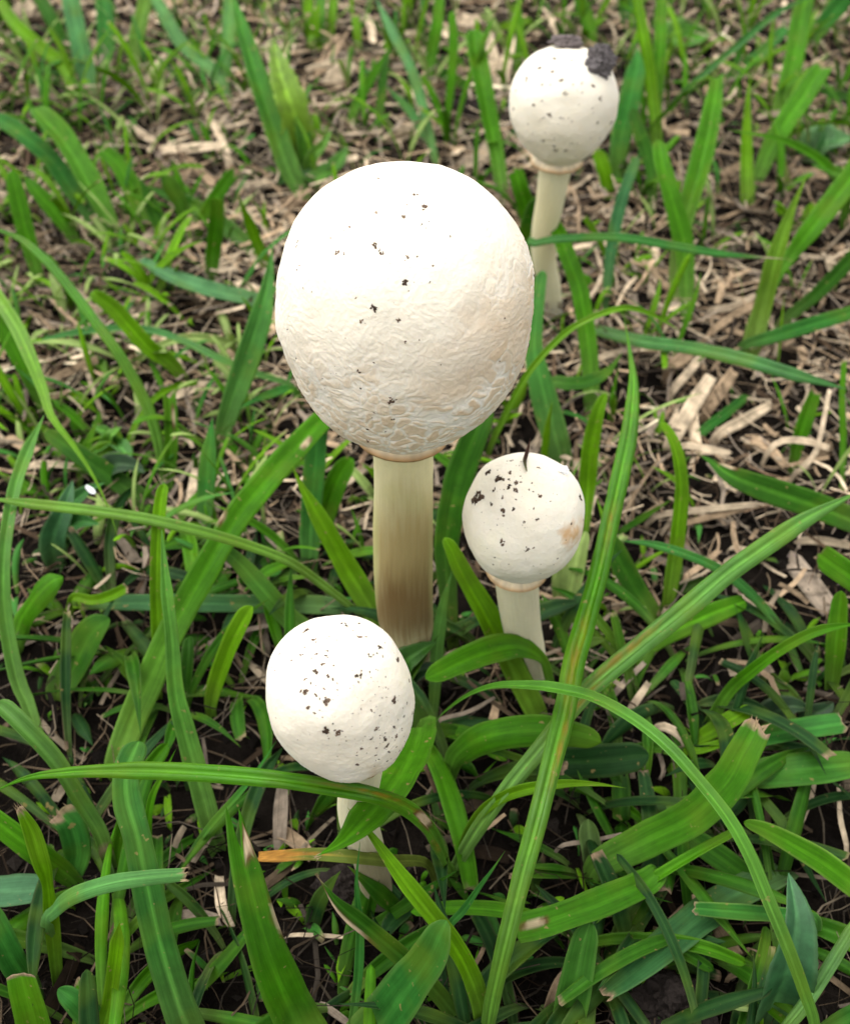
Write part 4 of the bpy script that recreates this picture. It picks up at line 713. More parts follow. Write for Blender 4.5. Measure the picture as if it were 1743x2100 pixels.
# --- behind: upper left quarter
GB('tall dark sedge rising left behind the tall cap', [(635, 420, 26, 1), (594, 357, 42, 14), (559, 259, 44, 32), (528, 164, 40, 46), (494, 51, 26, 60), (476, -20, 14, 68)], prof='vee', tip='point', point=.2, col=(.040, .16, .014), roll=.2)
GB('broad pale blue blade in the upper left', [(193, 205, 30, 0), (178, 146, 38, 12), (160, 68, 38, 28), (142, -20, 36, 44)], tip='round', col=(.065, .20, .06))
GB('yellow green bent blade from the top left corner', [(160, 235, 20, 0), (138, 146, 27, 14), (88, 100, 28, 22), (34, 51, 26, 30), (-10, -12, 20, 38)], tip='round', col='y')
GB('dark blade at the top left behind the bent one', [(150, 118, 20, 0), (112, 51, 28, 14), (76, -14, 26, 26)], tip='round', col='d')
GB('light green upright blade at the top left of the serrated weed', [(450, 210, 18, 0), (467, 102, 27, 18), (474, -15, 26, 36)], tip='round', col=(.075, .21, .045))
GB('pale bent blade sprawling at the top left of centre', [(478, 225, 20, 0), (443, 153, 28, 10), (375, 92, 28, 18), (340, 34, 26, 26), (315, -12, 20, 32)], tip='round', col=(.070, .19, .05))
GB('olive blade with a whitish base at the top left', [(270, 165, 24, 0), (280, 85, 30, 14), (298, 10, 30, 28), (304, -20, 26, 34)], tip='round', col=(.085, .18, .02), base_pale=.9)
GB('grey green blade behind the pale blue one', [(212, 140, 26, 0), (218, 60, 34, 14), (212, -15, 32, 28)], tip='round', col='t')
GB('large bright blade leaning left in the upper left clump', [(255, 515, 24, 0), (190, 392, 44, 20), (130, 290, 44, 36), (90, 245, 40, 43), (70, 222, 34, 46)], tip='round', col=(.065, .20, .014), prof='vee')
GB('blue green blade leaning left beside the large bright one', [(218, 480, 24, 0), (150, 392, 36, 14), (102, 324, 36, 26), (34, 266, 34, 36), (-15, 238, 28, 40)], tip='round', col='t')
GB('blade with a brown cut tip in the left straw', [(312, 480, 26, 0), (279, 402, 38, 12), (245, 341, 36, 22), (208, 305, 28, 28)], tip='cut', col='g', dry=.002, drycol='tan')
GB('upright dark blade beside the brown tipped one in the left straw', [(348, 520, 22, 0), (324, 453, 30, 10), (300, 395, 26, 20), (285, 360, 16, 26)], tip='point', col='d')
GB('blunt curved blade in the left straw left of the tall cap', [(380, 500, 18, 0), (372, 426, 28, 14), (350, 380, 34, 24), (335, 360, 30, 28)], tip='round', col='d', prof='dome')
GB('long dark blade lying low to the tall cap from the left straw', [(545, 535, 24, 2), (477, 477, 34, 8), (402, 426, 36, 12), (341, 399, 30, 14), (292, 378, 18, 14)], tip='point', col='d')
GB('upright square tipped blade left of the tall cap', [(428, 590, 26, 0), (436, 520, 31, 14), (443, 460, 31, 28), (443, 408, 28, 40)], tip='cut', col='g', prof='vee')
GB('blade with a dry pale tip crossing behind the square tipped one', [(394, 495, 20, 0), (426, 433, 28, 14), (460, 380, 28, 26), (484, 342, 22, 34)], tip='cut', col='g', dry=.005)
GB('slim pointed blade touching the left of the tall cap', [(552, 560, 20, 2), (522, 484, 24, 20), (500, 430, 16, 34), (484, 390, 6, 44)], tip='point', col='y', prof='vee')
GB('wide blade at the left edge in the middle straw', [(86, 590, 30, 0), (55, 477, 36, 22), (34, 392, 34, 38), (25, 350, 26, 45)], tip='round', col='g')
GB('slanting blade between the left edge blade and the large bright one', [(172, 508, 24, 0), (112, 433, 34, 14), (75, 392, 28, 22), (55, 365, 18, 26)], tip='round', col='g')
GB('pale blue frayed blade lying left of the tall cap', [(556, 628, 24, 2), (511, 613, 30, 8), (426, 593, 32, 14), (341, 562, 28, 16), (290, 530, 16, 16)], tip='cut', col=(.065, .18, .065), dry=.001)
GB('bright blunt blade slanting left below the pale frayed one', [(404, 808, 14, 0), (358, 753, 28, 10), (307, 715, 34, 20), (240, 640, 34, 34), (200, 608, 28, 40), (190, 598, 24, 41)], tip='round', col='y', prof='vee')
GB('thin blue blade curving low to the left edge of the tall cap', [(600, 795, 10, 8), (530, 770, 13, 16), (443, 735, 15, 22), (375, 702, 15, 24), (307, 680, 14, 24), (238, 676, 14, 23), (136, 688, 13, 22), (55, 706, 7, 20)], mat='sedge', prof='vee', tip='point', point=.15, col='t', ns=40)
GB('broad blade slanting down from the left edge', [(92, 842, 24, 0), (55, 765, 32, 14), (20, 700, 34, 24), (-15, 640, 30, 32)], tip='round', col='g')
GB('thin bright blade at the left edge below the hanging sedge', [(72, 870, 14, 0), (35, 825, 18, 10), (8, 780, 18, 18), (-12, 740, 12, 24)], tip='round', col='y')
GB('thin curved blue blade tucked under the left of the tall cap', [(600, 800, 18, 14), (545, 812, 18, 18), (505, 830, 15, 20), (488, 842, 8, 20)], tip='point', col='t')
GB('slim upright sedge behind the tall cap centre', [(894, 335, 14, 4), (871, 232, 20, 22), (844, 143, 21, 36), (806, 68, 19, 46), (770, -6, 12, 54)], mat='sedge', prof='vee', tip='point', point=.2, col=(.055, .18, .045))
GB('light blade joining the slim upright sedge behind the tall cap', [(880, 300, 14, 2), (844, 232, 18, 12), (810, 195, 15, 18), (786, 170, 8, 22)], tip='point', col=(.065, .2, .05))
GB('green upright blade left of the tall blunt one at the back', [(874, 190, 20, 0), (886, 102, 25, 16), (896, 51, 24, 26), (902, -12, 20, 36)], tip='round', col='g')
GB('short dark blade lying at the back near the tall blunt one', [(966, 182, 18, 2), (930, 164, 23, 6), (898, 145, 18, 8)], tip='round', col='d')
GB('curved green blade behind the tall cap on its left', [(716, 290, 14, 0), (728, 222, 20, 12), (772, 143, 20, 26), (806, 92, 10, 36)], tip='point', col='g')
GB('slim upright blade crossing the curved one behind the tall cap', [(775, 308, 14, 0), (780, 222, 18, 16), (790, 136, 17, 32), (806, 88, 8, 40)], tip='point', col='d')
GB('left blade of a bright trio at the top behind the weed', [(640, 110, 16, 0), (634, 40, 22, 14), (632, -15, 20, 24)], tip='round', col='y')
GB('middle blade of a bright trio at the top behind the weed', [(655, 100, 16, 0), (656, 40, 22, 14), (660, -15, 20, 24)], tip='round', col=(.06, .19, .014))
GB('right blade of a bright trio at the top behind the weed', [(672, 95, 16, 0), (680, 40, 20, 12), (686, -15, 18, 22)], tip='round', col='y')
GB('small upright yellow green blade with a pale tip at the top', [(736, 108, 14, 0), (733, 70, 17, 8), (728, 28, 16, 16)], tip='cut', col='y', dry=.003)
GB('thin green blade left of the back mushroom cap', [(1056, 160, 14, 0), (1066, 70, 18, 18), (1060, -10, 14, 34)], tip='point', col='g')
GB('short yellow green blade lying at the top near the back mushroom', [(1085, 44, 14, 4), (1040, 53, 17, 8), (995, 62, 10, 9)], tip='point', col='y')

# ---------------------------------------------------------------- broad-leaved weeds
def weed(label, stem_px, leaves, name='weed_plant', serr=.05):
    base = at_z(stem_px[0][0], stem_px[0][1], 0); root = empty(name, base); tag(root, label, 'weed')
    GB(None, [(x, y, w, z) for x, y, w, z in stem_px], name='stem', parent=root, mat='weed', prof='gutter', tip='round', thick=.0006, col='y', rib=0, margin=0)
    for px, cc in leaves:
        GB(None, px, name='leaf', parent=root, mat='weed', prof='vee', tip='leaf', col=cc, ripple=.25, ns=60, rib=.6, serr=serr)
    return root
weed('serrated yellow green weed standing behind the left of the tall cap', [(648, 400, 7, 0), (644, 340, 7, 14), (628, 280, 7, 28), (606, 238, 6, 36)],
     [([(604, 242, 60, 35), (588, 190, 64, 46), (570, 130, 60, 55), (562, 84, 40, 60)], (.13, .24, .012)), ([(638, 330, 26, 16), (662, 298, 28, 24), (680, 265, 24, 30)], (.09, .22, .02)),
      ([(622, 280, 26, 26), (615, 225, 32, 36), (640, 170, 26, 44)], 'g'), ([(648, 370, 30, 8), (690, 340, 32, 12), (712, 300, 28, 16)], 'g'), ([(640, 370, 28, 8), (600, 360, 30, 10), (570, 380, 24, 10)], 'd')], serr=.22)
weed('little clump of rounded bright weed leaves at the left of the spotted blade', [(235, 930, 5, 0), (232, 905, 5, 8), (225, 890, 5, 13)],
     [([(228, 900, 30, 12), (236, 888, 30, 14), (250, 876, 28, 16)], (.10, .26, .025)), ([(222, 893, 26, 12), (205, 880, 28, 13), (188, 872, 22, 13)], 'g'), ([(226, 905, 30, 10), (205, 920, 30, 11), (190, 932, 24, 11)], 'g'),
      ([(240, 915, 34, 8), (258, 930, 32, 9), (262, 955, 24, 9)], (.06, .2, .03)), ([(220, 930, 40, 8), (180, 950, 44, 8), (140, 965, 30, 7)], 'y')])
weed('tiny pair of bright seedling leaves in the brown litter at the left', [(205, 768, 4, 0), (205, 755, 4, 5), (203, 748, 4, 7)],
     [([(203, 748, 24, 7), (188, 738, 26, 9), (168, 736, 20, 9)], 'g'), ([(204, 750, 26, 7), (212, 758, 26, 8), (214, 772, 20, 7)], 'y')])
weed('dull blue weed with curled leaves under the long left sedge', [(118, 1120, 8, 0), (125, 1085, 8, 12), (135, 1040, 7, 20)],
     [([(110, 1110, 50, 16), (130, 1050, 54, 28), (150, 985, 44, 34)], (.045, .15, .05)), ([(125, 1090, 44, 12), (165, 1070, 50, 18), (205, 1075, 40, 20)], 't'), ([(130, 1060, 40, 18), (175, 1010, 44, 26), (215, 990, 36, 28)], 't'), ([(230, 960, 50, 14), (270, 955, 54, 17), (298, 970, 40, 17)], 'k')])
weed('round dark weed leaf lying in the straw at the top right', [(1452, 95, 5, 0), (1435, 88, 5, 5), (1425, 85, 5, 7)], [([(1380, 85, 44, 8), (1415, 80, 50, 9), (1452, 66, 44, 9)], 'g')])
weed('pale lobed weed leaf at the right edge among the straw', [(1720, 320, 6, 0), (1710, 310, 6, 6), (1700, 300, 6, 9)], [([(1680, 300, 44, 9), (1715, 290, 50, 11), (1750, 282, 44, 11)], (.08, .2, .06)), ([(1690, 300, 34, 9), (1702, 275, 36, 13), (1705, 255, 30, 15)], 't')])
weed('dark pointed weed leaf in the bottom right corner under the thin arching sedge', [(1600, 2050, 9, 0), (1602, 2030, 9, 12), (1606, 2010, 9, 22)], [([(1606, 2015, 90, 24), (1625, 1950, 96, 34), (1632, 1880, 90, 40), (1616, 1790, 60, 42)], (.028, .105, .035))])
weed('small leaf with a brown hole beside a bright bract at the bottom right', [(1545, 2115, 8, 0), (1548, 2085, 8, 6), (1545, 2068, 8, 9)], [([(1545, 2072, 20, 9), (1510, 2066, 24, 12), (1470, 2056, 20, 13)], 'p'), ([(1550, 2100, 26, 5), (1552, 2075, 28, 10), (1540, 2052, 20, 13)], 'y')])
weed('scalloped dark leaf behind the square cut blue leaf', [(1640, 1475, 6, 0), (1640, 1465, 6, 5), (1645, 1455, 6, 8)], [([(1580, 1470, 40, 8), (1620, 1450, 52, 10), (1665, 1455, 48, 10)], 'k'), ([(1660, 1470, 40, 8), (1690, 1455, 46, 10), (1708, 1440, 36, 10)], 'k')])
weed('small dark nettle-like leaf at the foot of the thick stem', [(872, 1345, 6, 0), (870, 1335, 6, 6), (868, 1328, 6, 10)], [([(826, 1368, 60, 16), (858, 1338, 66, 22), (896, 1316, 50, 24)], 'd'), ([(840, 1392, 44, 12), (872, 1372, 50, 15), (902, 1362, 36, 15)], 'k'), ([(830, 1345, 30, 16), (812, 1358, 32, 18), (795, 1372, 24, 18)], 'd')])

# ---------------------------------------------------------------- larger dead straws that can be told apart
STRAWS = [ # (pixels, colour)
    ([(1376, 905, 30, 4), (1420, 830, 32, 8), (1458, 772, 24, 10)], 'straw'), ([(1449, 838, 26, 4), (1480, 795, 28, 7), (1504, 760, 22, 9)], 'tan'), ([(1377, 804, 16, 3), (1410, 765, 18, 6), (1440, 728, 17, 8)], 'straw'),
    ([(1472, 892, 20, 3), (1525, 862, 24, 5), (1576, 832, 18, 6)], 'straw'), ([(1372, 757, 24, 5), (1395, 738, 26, 7), (1416, 724, 22, 8)], 'tan'), ([(1620, 1150, 40, 3), (1660, 1200, 42, 5), (1702, 1255, 36, 4)], 'grey'),
    ([(1540, 905, 18, 3), (1575, 920, 20, 5), (1610, 958, 14, 4)], 'tan'), ([(1400, 915, 14, 5), (1450, 922, 15, 7), (1495, 930, 12, 7)], 'straw'), ([(1340, 1060, 12, 5), (1450, 1045, 14, 8), (1555, 1035, 12, 8)], 'straw'),
    ([(1380, 1082, 11, 4), (1450, 1062, 12, 6), (1530, 1042, 10, 7)], 'tan'), ([(1185, 755, 12, 4), (1260, 725, 13, 7), (1340, 712, 11, 8)], 'straw'), ([(1590, 910, 12, 12), (1650, 905, 13, 13), (1700, 920, 11, 12)], 'straw'),
    ([(1625, 975, 10, 3), (1670, 930, 11, 12), (1700, 800, 8, 24)], 'straw'), ([(1455, 640, 14, 3), (1500, 630, 15, 5), (1550, 605, 12, 6)], 'straw'), ([(1460, 680, 14, 3), (1510, 645, 16, 6), (1555, 620, 13, 7)], 'tan'),
    ([(1290, 590, 18, 3), (1300, 640, 20, 4), (1310, 690, 15, 3)], 'grey'), ([(1335, 600, 14, 3), (1340, 550, 16, 5), (1345, 510, 13, 6)], 'straw'), ([(1355, 270, 12, 3), (1385, 262, 14, 5), (1415, 250, 11, 5)], 'tan'),
    ([(1440, 60, 14, 3), (1470, 90, 15, 5), (1500, 118, 12, 4)], 'straw'), ([(1345, 85, 14, 3), (1370, 95, 16, 4), (1395, 88, 12, 4)], 'straw'), ([(1020, 170, 28, 3), (1008, 120, 32, 6), (998, 75, 26, 7)], 'straw'),
    ([(1030, 175, 22, 3), (1040, 120, 24, 6), (1054, 72, 18, 8)], 'straw'), ([(785, 295, 24, 3), (830, 272, 30, 6), (865, 258, 22, 6)], 'straw'), ([(680, 175, 36, 3), (700, 150, 40, 6), (722, 128, 30, 7)], 'straw'),
    ([(652, 150, 14, 6), (678, 118, 16, 10), (702, 84, 12, 13)], 'tan'), ([(660, 230, 22, 3), (685, 215, 26, 5), (710, 200, 20, 5)], 'straw'), ([(745, 30, 14, 3), (760, 55, 16, 5), (765, 90, 12, 5)], 'straw'),
    ([(332, 312, 17, 4), (395, 306, 18, 8), (455, 300, 16, 8)], 'straw'), ([(250, 252, 15, 4), (285, 272, 17, 7), (315, 292, 13, 6)], 'straw'), ([(472, 345, 14, 3), (455, 290, 15, 6), (430, 240, 12, 8)], 'straw'),
    ([(380, 330, 16, 3), (410, 350, 18, 4), (440, 380, 14, 4)], 'tan'), ([(480, 385, 14, 2), (520, 382, 15, 4), (565, 378, 12, 4)], 'straw'), ([(310, 440, 14, 2), (335, 480, 16, 4), (345, 520, 12, 4)], 'tan'),
    ([(265, 640, 14, 2), (300, 632, 16, 4), (340, 620, 13, 4)], 'straw'), ([(480, 590, 22, 2), (510, 595, 26, 4), (540, 605, 20, 4)], 'straw'), ([(25, 40, 26, 2), (45, 25, 30, 4), (68, 5, 24, 5)], 'straw'),
    ([(60, 200, 20, 2), (90, 195, 22, 4), (118, 200, 16, 3)], 'grey'), ([(300, 180, 12, 2), (320, 140, 13, 5), (342, 110, 10, 6)], 'straw'), ([(880, 40, 18, 2), (905, 60, 20, 4), (930, 90, 15, 4)], 'straw'),
    ([(930, 30, 20, 2), (955, 45, 24, 4), (985, 40, 18, 4)], 'straw'), ([(1120, 30, 14, 2), (1140, 60, 15, 4), (1150, 90, 12, 4)], 'straw'), ([(950, 340, 22, 2), (985, 325, 26, 5), (1010, 290, 18, 6)], 'straw'),
    ([(690, 1010, 20, 2), (720, 985, 24, 5), (755, 955, 18, 6)], 'straw'), ([(345, 820, 12, 2), (395, 800, 14, 5), (440, 770, 11, 5)], 'straw'), ([(60, 960, 14, 6), (110, 955, 15, 8), (165, 960, 12, 7)], 'straw'),
    ([(290, 1230, 11, 2), (300, 1160, 13, 8), (298, 1120, 9, 11)], 'grey'), ([(385, 1060, 14, 4), (395, 1000, 18, 8), (400, 960, 13, 9)], 'straw'), ([(548, 1330, 12, 2), (540, 1290, 13, 5), (538, 1250, 10, 7)], 'grey'),
    ([(430, 1320, 8, 5), (500, 1295, 9, 8), (590, 1275, 7, 9)], 'grey'), ([(330, 1890, 24, 2), (400, 1880, 28, 5), (455, 1890, 20, 4)], 'grey'), ([(450, 1800, 18, 2), (455, 1860, 22, 5), (475, 1900, 14, 4)], 'straw'),
    ([(575, 1740, 24, 2), (578, 1660, 30, 8), (582, 1600, 22, 12)], 'grey'), ([(570, 1705, 26, 2), (610, 1730, 30, 5), (640, 1760, 22, 4)], 'tan'), ([(1020, 1440, 14, 2), (1010, 1480, 18, 5), (1000, 1520, 12, 4)], 'tan'),
    ([(895, 1480, 8, 6), (960, 1460, 8, 8), (1015, 1430, 6, 10)], 'grey'), ([(940, 1680, 8, 12), (990, 1700, 9, 14), (1035, 1670, 7, 16)], 'tan'), ([(840, 1525, 7, 8), (875, 1580, 8, 12), (905, 1660, 7, 8)], 'brown'),
    ([(1245, 1440, 12, 4), (1280, 1400, 14, 7), (1320, 1360, 10, 8)], 'grey'), ([(1290, 1460, 14, 4), (1310, 1430, 16, 6), (1330, 1400, 12, 7)], 'straw'), ([(1355, 1490, 18, 14), (1395, 1510, 16, 16), (1405, 1535, 8, 12)], 'straw'),
    ([(1350, 1545, 9, 4), (1360, 1580, 9, 6), (1352, 1600, 6, 4)], 'grey'), ([(1150, 1735, 8, 8), (1210, 1725, 9, 10), (1275, 1710, 6, 10)], 'grey'), ([(1330, 1930, 8, 2), (1380, 1880, 9, 5), (1440, 1820, 7, 6)], 'tan'),
    ([(1200, 2050, 9, 2), (1270, 1980, 10, 4), (1320, 1930, 8, 5)], 'tan'), ([(1640, 1690, 10, 2), (1660, 1640, 11, 5), (1670, 1600, 8, 6)], 'straw'), ([(1735, 1740, 9, 2), (1722, 1680, 10, 5), (1718, 1610, 7, 7)], 'straw'),
    ([(1500, 2000, 12, 2), (1560, 1985, 14, 4), (1600, 1975, 10, 4)], 'tan'), ([(1470, 1900, 24, 2), (1490, 1930, 30, 5), (1515, 1960, 20, 4)], 'tan'), ([(1530, 1950, 14, 3), (1570, 1965, 16, 5), (1620, 1975, 12, 4)], 'tan'),
    ([(1125, 2060, 22, 4), (1150, 2010, 26, 9), (1175, 1985, 16, 10)], 'tan'), ([(1090, 2110, 18, 3), (1140, 2070, 20, 6), (1185, 2040, 14, 7)], 'tan'), ([(960, 2000, 8, 2), (985, 1960, 9, 4), (1000, 1920, 7, 5)], 'tan'),
    ([(660, 2060, 12, 3), (690, 2080, 16, 6), (730, 2110, 12, 4)], 'grey'), ([(590, 1920, 8, 3), (660, 1920, 9, 5), (730, 1925, 6, 5)], 'straw'), ([(1400, 1190, 12, 3), (1440, 1160, 13, 5), (1475, 1130, 10, 6)], 'tan'),
    ([(1595, 1225, 9, 4), (1630, 1195, 10, 8), (1652, 1165, 7, 10)], 'tan'), ([(1640, 1110, 14, 4), (1690, 1110, 18, 6), (1743, 1120, 14, 6)], 'straw'), ([(1500, 1125, 10, 3), (1545, 1130, 12, 5), (1600, 1120, 9, 5)], 'straw'),
]
LAND += [('the tall big mushroom', make_big['root'].location), ('the densely speckled mushroom', make_front['root'].location), ('the small mushroom beside the thick stem', make_right['root'].location), ('the mushroom carrying the soil clod', make_back['root'].location)]
LAND += [(t, Vector(at_z(x, y, 0))) for t, x, y in (('the serrated yellow green weed', 648, 400), ('the stout yellow green stalk', 1540, 735), ('the blade with the square yellow tip', 1385, 625), ('the dark broad leaf with withered tip', 1640, 1060), ('the dark pointed weed leaf', 1600, 2050),
    ('the clump of rounded weed leaves', 235, 930), ('the large bright left-leaning blade', 255, 515), ('the wide blade with split torn tip', 600, 2060), ('the wide dark blade with pale midrib', 340, 2000), ('the folded stalk with dark joint', 200, 1760), ('the broad frayed-tip leaf', 1330, 1760),
    ('the tall curved bright blade', 1362, 1275), ('the dull blue weed', 118, 1120), ('the slim blade in the pale sheath', 1532, 415), ('the pale blue broad blade', 193, 205), ('the broad spotted blade', 300, 1480), ('the large two toned blade', 448, 925), ('the tall blunt blade at the back', 1030, 410), ('the olive blade with whitish base', 270, 165), ('the glossy wide leaf', 926, 1575))]
USED = {}
def place_words(p):
    """beside, behind or before the nearest thing that a label can name"""
    n, q = min(LAND, key=lambda e: (Vector((e[1][0], e[1][1]*.8, 0))-Vector((p[0], p[1]*.8, 0))).length)
    dx, dy = p[0]-q[0], p[1]-q[1]
    return ('behind ' if dy > abs(dx) else 'in front of ' if -dy > abs(dx) else 'beside ')+n
STRAW_WORD = {'straw': 'pale', 'tan': 'tan', 'grey': 'grey', 'brown': 'brown'}
for i, (px, c) in enumerate(STRAWS):
    cc = np.array(PAL[c])*random.uniform(.75, 1.1)
    a, b = at_z(*px[0][:2], px[0][3]/1000), at_z(*px[-1][:2], px[-1][3]/1000); ln = np.linalg.norm(a-b); wd = px[1][2]*((a-CAM)@FW)/FPX
    size = ('long ' if ln > .022 else 'short ')+('broad ' if wd > .0035 else 'thin ')
    GB('%s%s dead grass piece %s' % (size, STRAW_WORD[c], place_words((a+b)/2)), px, name='dry_straw', cat='dry straw', group='loose dead grass pieces', mat='straw', prof='straw', tip='cut', ns=12, nc=5, thick=.00035, col=tuple(cc), rib=0, margin=0, ripple=.2, base_pale=0, roll=random.uniform(-.5, .5))
# white petal-like scrap on the left weed
pp = at_z(186, 1004, .034); v = strip([pp+np.array((-.0018, .0014, .0006)), pp, pp+np.array((.0020, -.0016, -.0004))], [.0014, .0022, .0013], np.array([0, -.4, 1]), prof='dome', ns=14, nc=5, col=(.80, .79, .80), rib=0, margin=0)
tag(make_mesh('white_petal', *v[:2], M['cap'], v[2], v[3]), 'small white petal scrap resting on dull blue weed leaves', 'petal')

# ---------------------------------------------------------------- grass shoots filling in between (each a tuft of a few blades)
CAPS = [(make_big, 1.05), (make_front, 1.05), (make_right, 1.05), (make_back, 1.05)]
MASKS = [((562, 1097, 328, 930), .2413), ((548, 852, 1261, 1603), .159), ((948, 1200, 925, 1198), .2388), ((1040, 1266, 92, 342), .4513),
         ((762, 892, 920, 1300), .2413), ((680, 800, 1590, 1760), .159), ((1020, 1110, 1190, 1320), .2388), ((1090, 1172, 340, 580), .4513)]
def blocks(P):
    q = project(P)
    for (l, r, t, b), yb in MASKS:
        m = (q[:, 0] > l-8) & (q[:, 0] < r+8) & (q[:, 1] > t-8) & (q[:, 1] < b+8) & (P[:, 1] < yb+.012)
        if m.any(): return True
    return False
def shoot_blades(x, y, rs, tall, nb, wmm, lean=(.25, 1.1), hues=('g', 'g', 'y', 't', 'd'), ns=16, nc=5):
    """a few blades fanning out from one base: list of strips"""
    out = []; gz = float(ground_z(x, y)); lean0 = rs.uniform(0, 2*np.pi)
    for k in range(nb):
        L = tall*rs.uniform(.5, 1.15); az = lean0+k*2*np.pi/nb+rs.normal(0, .6); tilt = rs.uniform(*lean); bend = rs.uniform(.1, 1.1); side = rs.normal(0, .35)
        p = np.array([x+rs.normal(0, .0012), y+rs.normal(0, .0012), gz-.003]); P = [p]; n = 5
        for j in range(n):
            a = tilt*.5+(tilt*.6+bend)*(j/n); z2 = az+side*j/n
            p = p+np.array([math.sin(a)*math.cos(z2), math.sin(a)*math.sin(z2), math.cos(a)])*L/n; p[2] = max(p[2], gz+.002); P.append(p)
        P = np.array(P); w = wmm/1000*rs.uniform(.7, 1.2)*np.array([.45, .62, .85, 1, .95, .72])
        nv = nrm(np.array([-math.cos(az)*.8, -math.sin(az)*.8, .7])+rs.normal(0, .2, 3))
        hue = rs.choice(hues); c = np.array(PAL[hue])*rs.uniform(.8, 1.15)
        tip = rs.choice(['round', 'point', 'point', 'cut'])
        out.append((P, strip(P, w, nv, prof=rs.choice(['flat', 'vee', 'dome']), tip=tip, ns=ns, nc=nc, col=tuple(c), seed=int(rs.integers(1e5)), base_pale=.8*rs.random(), point=rs.uniform(.2, .5),
                             drycol='tan', dry=(.004*rs.random() if tip == 'cut' else 0), twist=rs.normal(0, .4))))
    return out
def zone(x, y):
    """density, height range (m), width range (mm), lean of the grass at a spot"""
    q = project(np.array([[x, y, 0.]]))[0]
    if 1330 < q[0] < 1800 and 520 < q[1] < 1330: return .16, (.012, .03), (2.5, 4.5), (.4, 1.2)     # bare straw
    if 420 < q[0] < 640 and 230 < q[1] < 700: return .35, (.015, .03), (2.5, 4.5), (.4, 1.2)
    if q[1] > 1150: return .68, (.035, .070), (3.0, 6.2), (.9, 1.75)                                  # low crossing leaves in front
    if q[0] < 560 and q[1] > 700: return .9, (.028, .050), (3.0, 5.5), (.5, 1.5)
    if q[1] < 330: return (1.0 if q[0] < 620 else .7), (.035, .070), (2.8, 5.2), (.15, .9)
    return (1.0 if q[0] < 560 else .38), (.030, .055), (2.8, 5.0), (.2, 1.1)
rs = np.random.default_rng(77); n_shoot = 0; stuff = []; FILL = []; tries = 0
while n_shoot < 290 and tries < 6000:
    tries += 1
    y = .085+.85*rs.random()**1.2; half = .05+.40*y
    x = rs.uniform(-half, half)
    d, tl, wd, ln = zone(x, y)
    if rs.random() > d: continue
    q0 = project(np.array([[x, y, 0.]]))[0]; front = q0[1] > 1150
    nb = int(rs.integers(3, 6) if front else rs.integers(2, 5)); tall = rs.uniform(*tl)
    hu = rs.choice(['d', 'k', 'k', 'd', 'k', 'g'] if front else ['g', 'y', 'y', 'y', 'g', 'p'])  # darker front hues paint the foreground shade into the tufts
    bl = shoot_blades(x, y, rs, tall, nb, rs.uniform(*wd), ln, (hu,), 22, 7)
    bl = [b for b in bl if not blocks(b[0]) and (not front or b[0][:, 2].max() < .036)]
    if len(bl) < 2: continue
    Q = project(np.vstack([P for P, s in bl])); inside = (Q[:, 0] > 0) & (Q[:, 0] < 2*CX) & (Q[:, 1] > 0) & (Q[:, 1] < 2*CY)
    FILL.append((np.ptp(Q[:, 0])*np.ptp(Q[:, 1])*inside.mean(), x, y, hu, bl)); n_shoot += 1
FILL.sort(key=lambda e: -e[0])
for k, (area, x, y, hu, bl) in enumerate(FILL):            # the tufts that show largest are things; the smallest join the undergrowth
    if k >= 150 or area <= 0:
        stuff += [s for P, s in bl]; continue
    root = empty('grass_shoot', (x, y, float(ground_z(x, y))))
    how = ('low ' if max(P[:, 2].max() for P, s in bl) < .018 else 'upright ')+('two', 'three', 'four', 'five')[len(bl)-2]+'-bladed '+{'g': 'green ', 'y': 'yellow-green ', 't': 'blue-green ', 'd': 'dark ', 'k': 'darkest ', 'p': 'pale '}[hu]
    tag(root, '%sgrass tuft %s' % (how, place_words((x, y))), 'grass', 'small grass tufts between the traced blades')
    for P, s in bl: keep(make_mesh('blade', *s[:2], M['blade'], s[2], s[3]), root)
# beyond the frame and in the far lawn: one mass
for q in range(560):
    y = rs.uniform(.0, 1.8); half = .05+.40*y
    x = rs.uniform(-half-.35, half+.35)
    if abs(x) < half and y < .92 and y > .085: continue
    if x*x+y*y < .07**2: continue
    for P, s in shoot_blades(x, y, rs, rs.uniform(.025, .055), 3, 5.5):
        if not blocks(P) and not (P[:, 1].min() < .09 and P[:, 2].max() > .05): stuff.append(s)
# fine small undergrowth in view: seedlings and shreds too small to count
for q in range(1000):                                        # hair-thin upright grass in the back half
    y = .27+.75*rs.random(); half = .05+.40*y; x = rs.uniform(-half, half)
    d, tl, wd, ln = zone(x, y)
    if rs.random() > d*1.1: continue
    for P, s in shoot_blades(x, y, rs, rs.uniform(.020, .050), 2, rs.uniform(1.4, 3.2), (.15, 1.1), ('g', 'y', 'p', 't'), 10, 3):
        if not blocks(P): stuff.append(s)
for q in range(900):
    y = .085+.75*rs.random()**1.2; half = .05+.40*y; x = rs.uniform(-half, half)
    d, tl, wd, ln = zone(x, y)
    if rs.random() > d: continue
    for P, s in shoot_blades(x, y, rs, rs.uniform(.006, .016), 2, rs.uniform(1.2, 3.6), (.6, 1.6), ('d', 'g', 'k', 't', 'y'), 9, 3):
        if not blocks(P): stuff.append(s)
v = merge(stuff); tag(make_mesh('undergrowth', *v[:2], M['blade'], v[2], v[3]), 'tangle of tiny grass shreds and seedlings between the straw', kind='stuff')

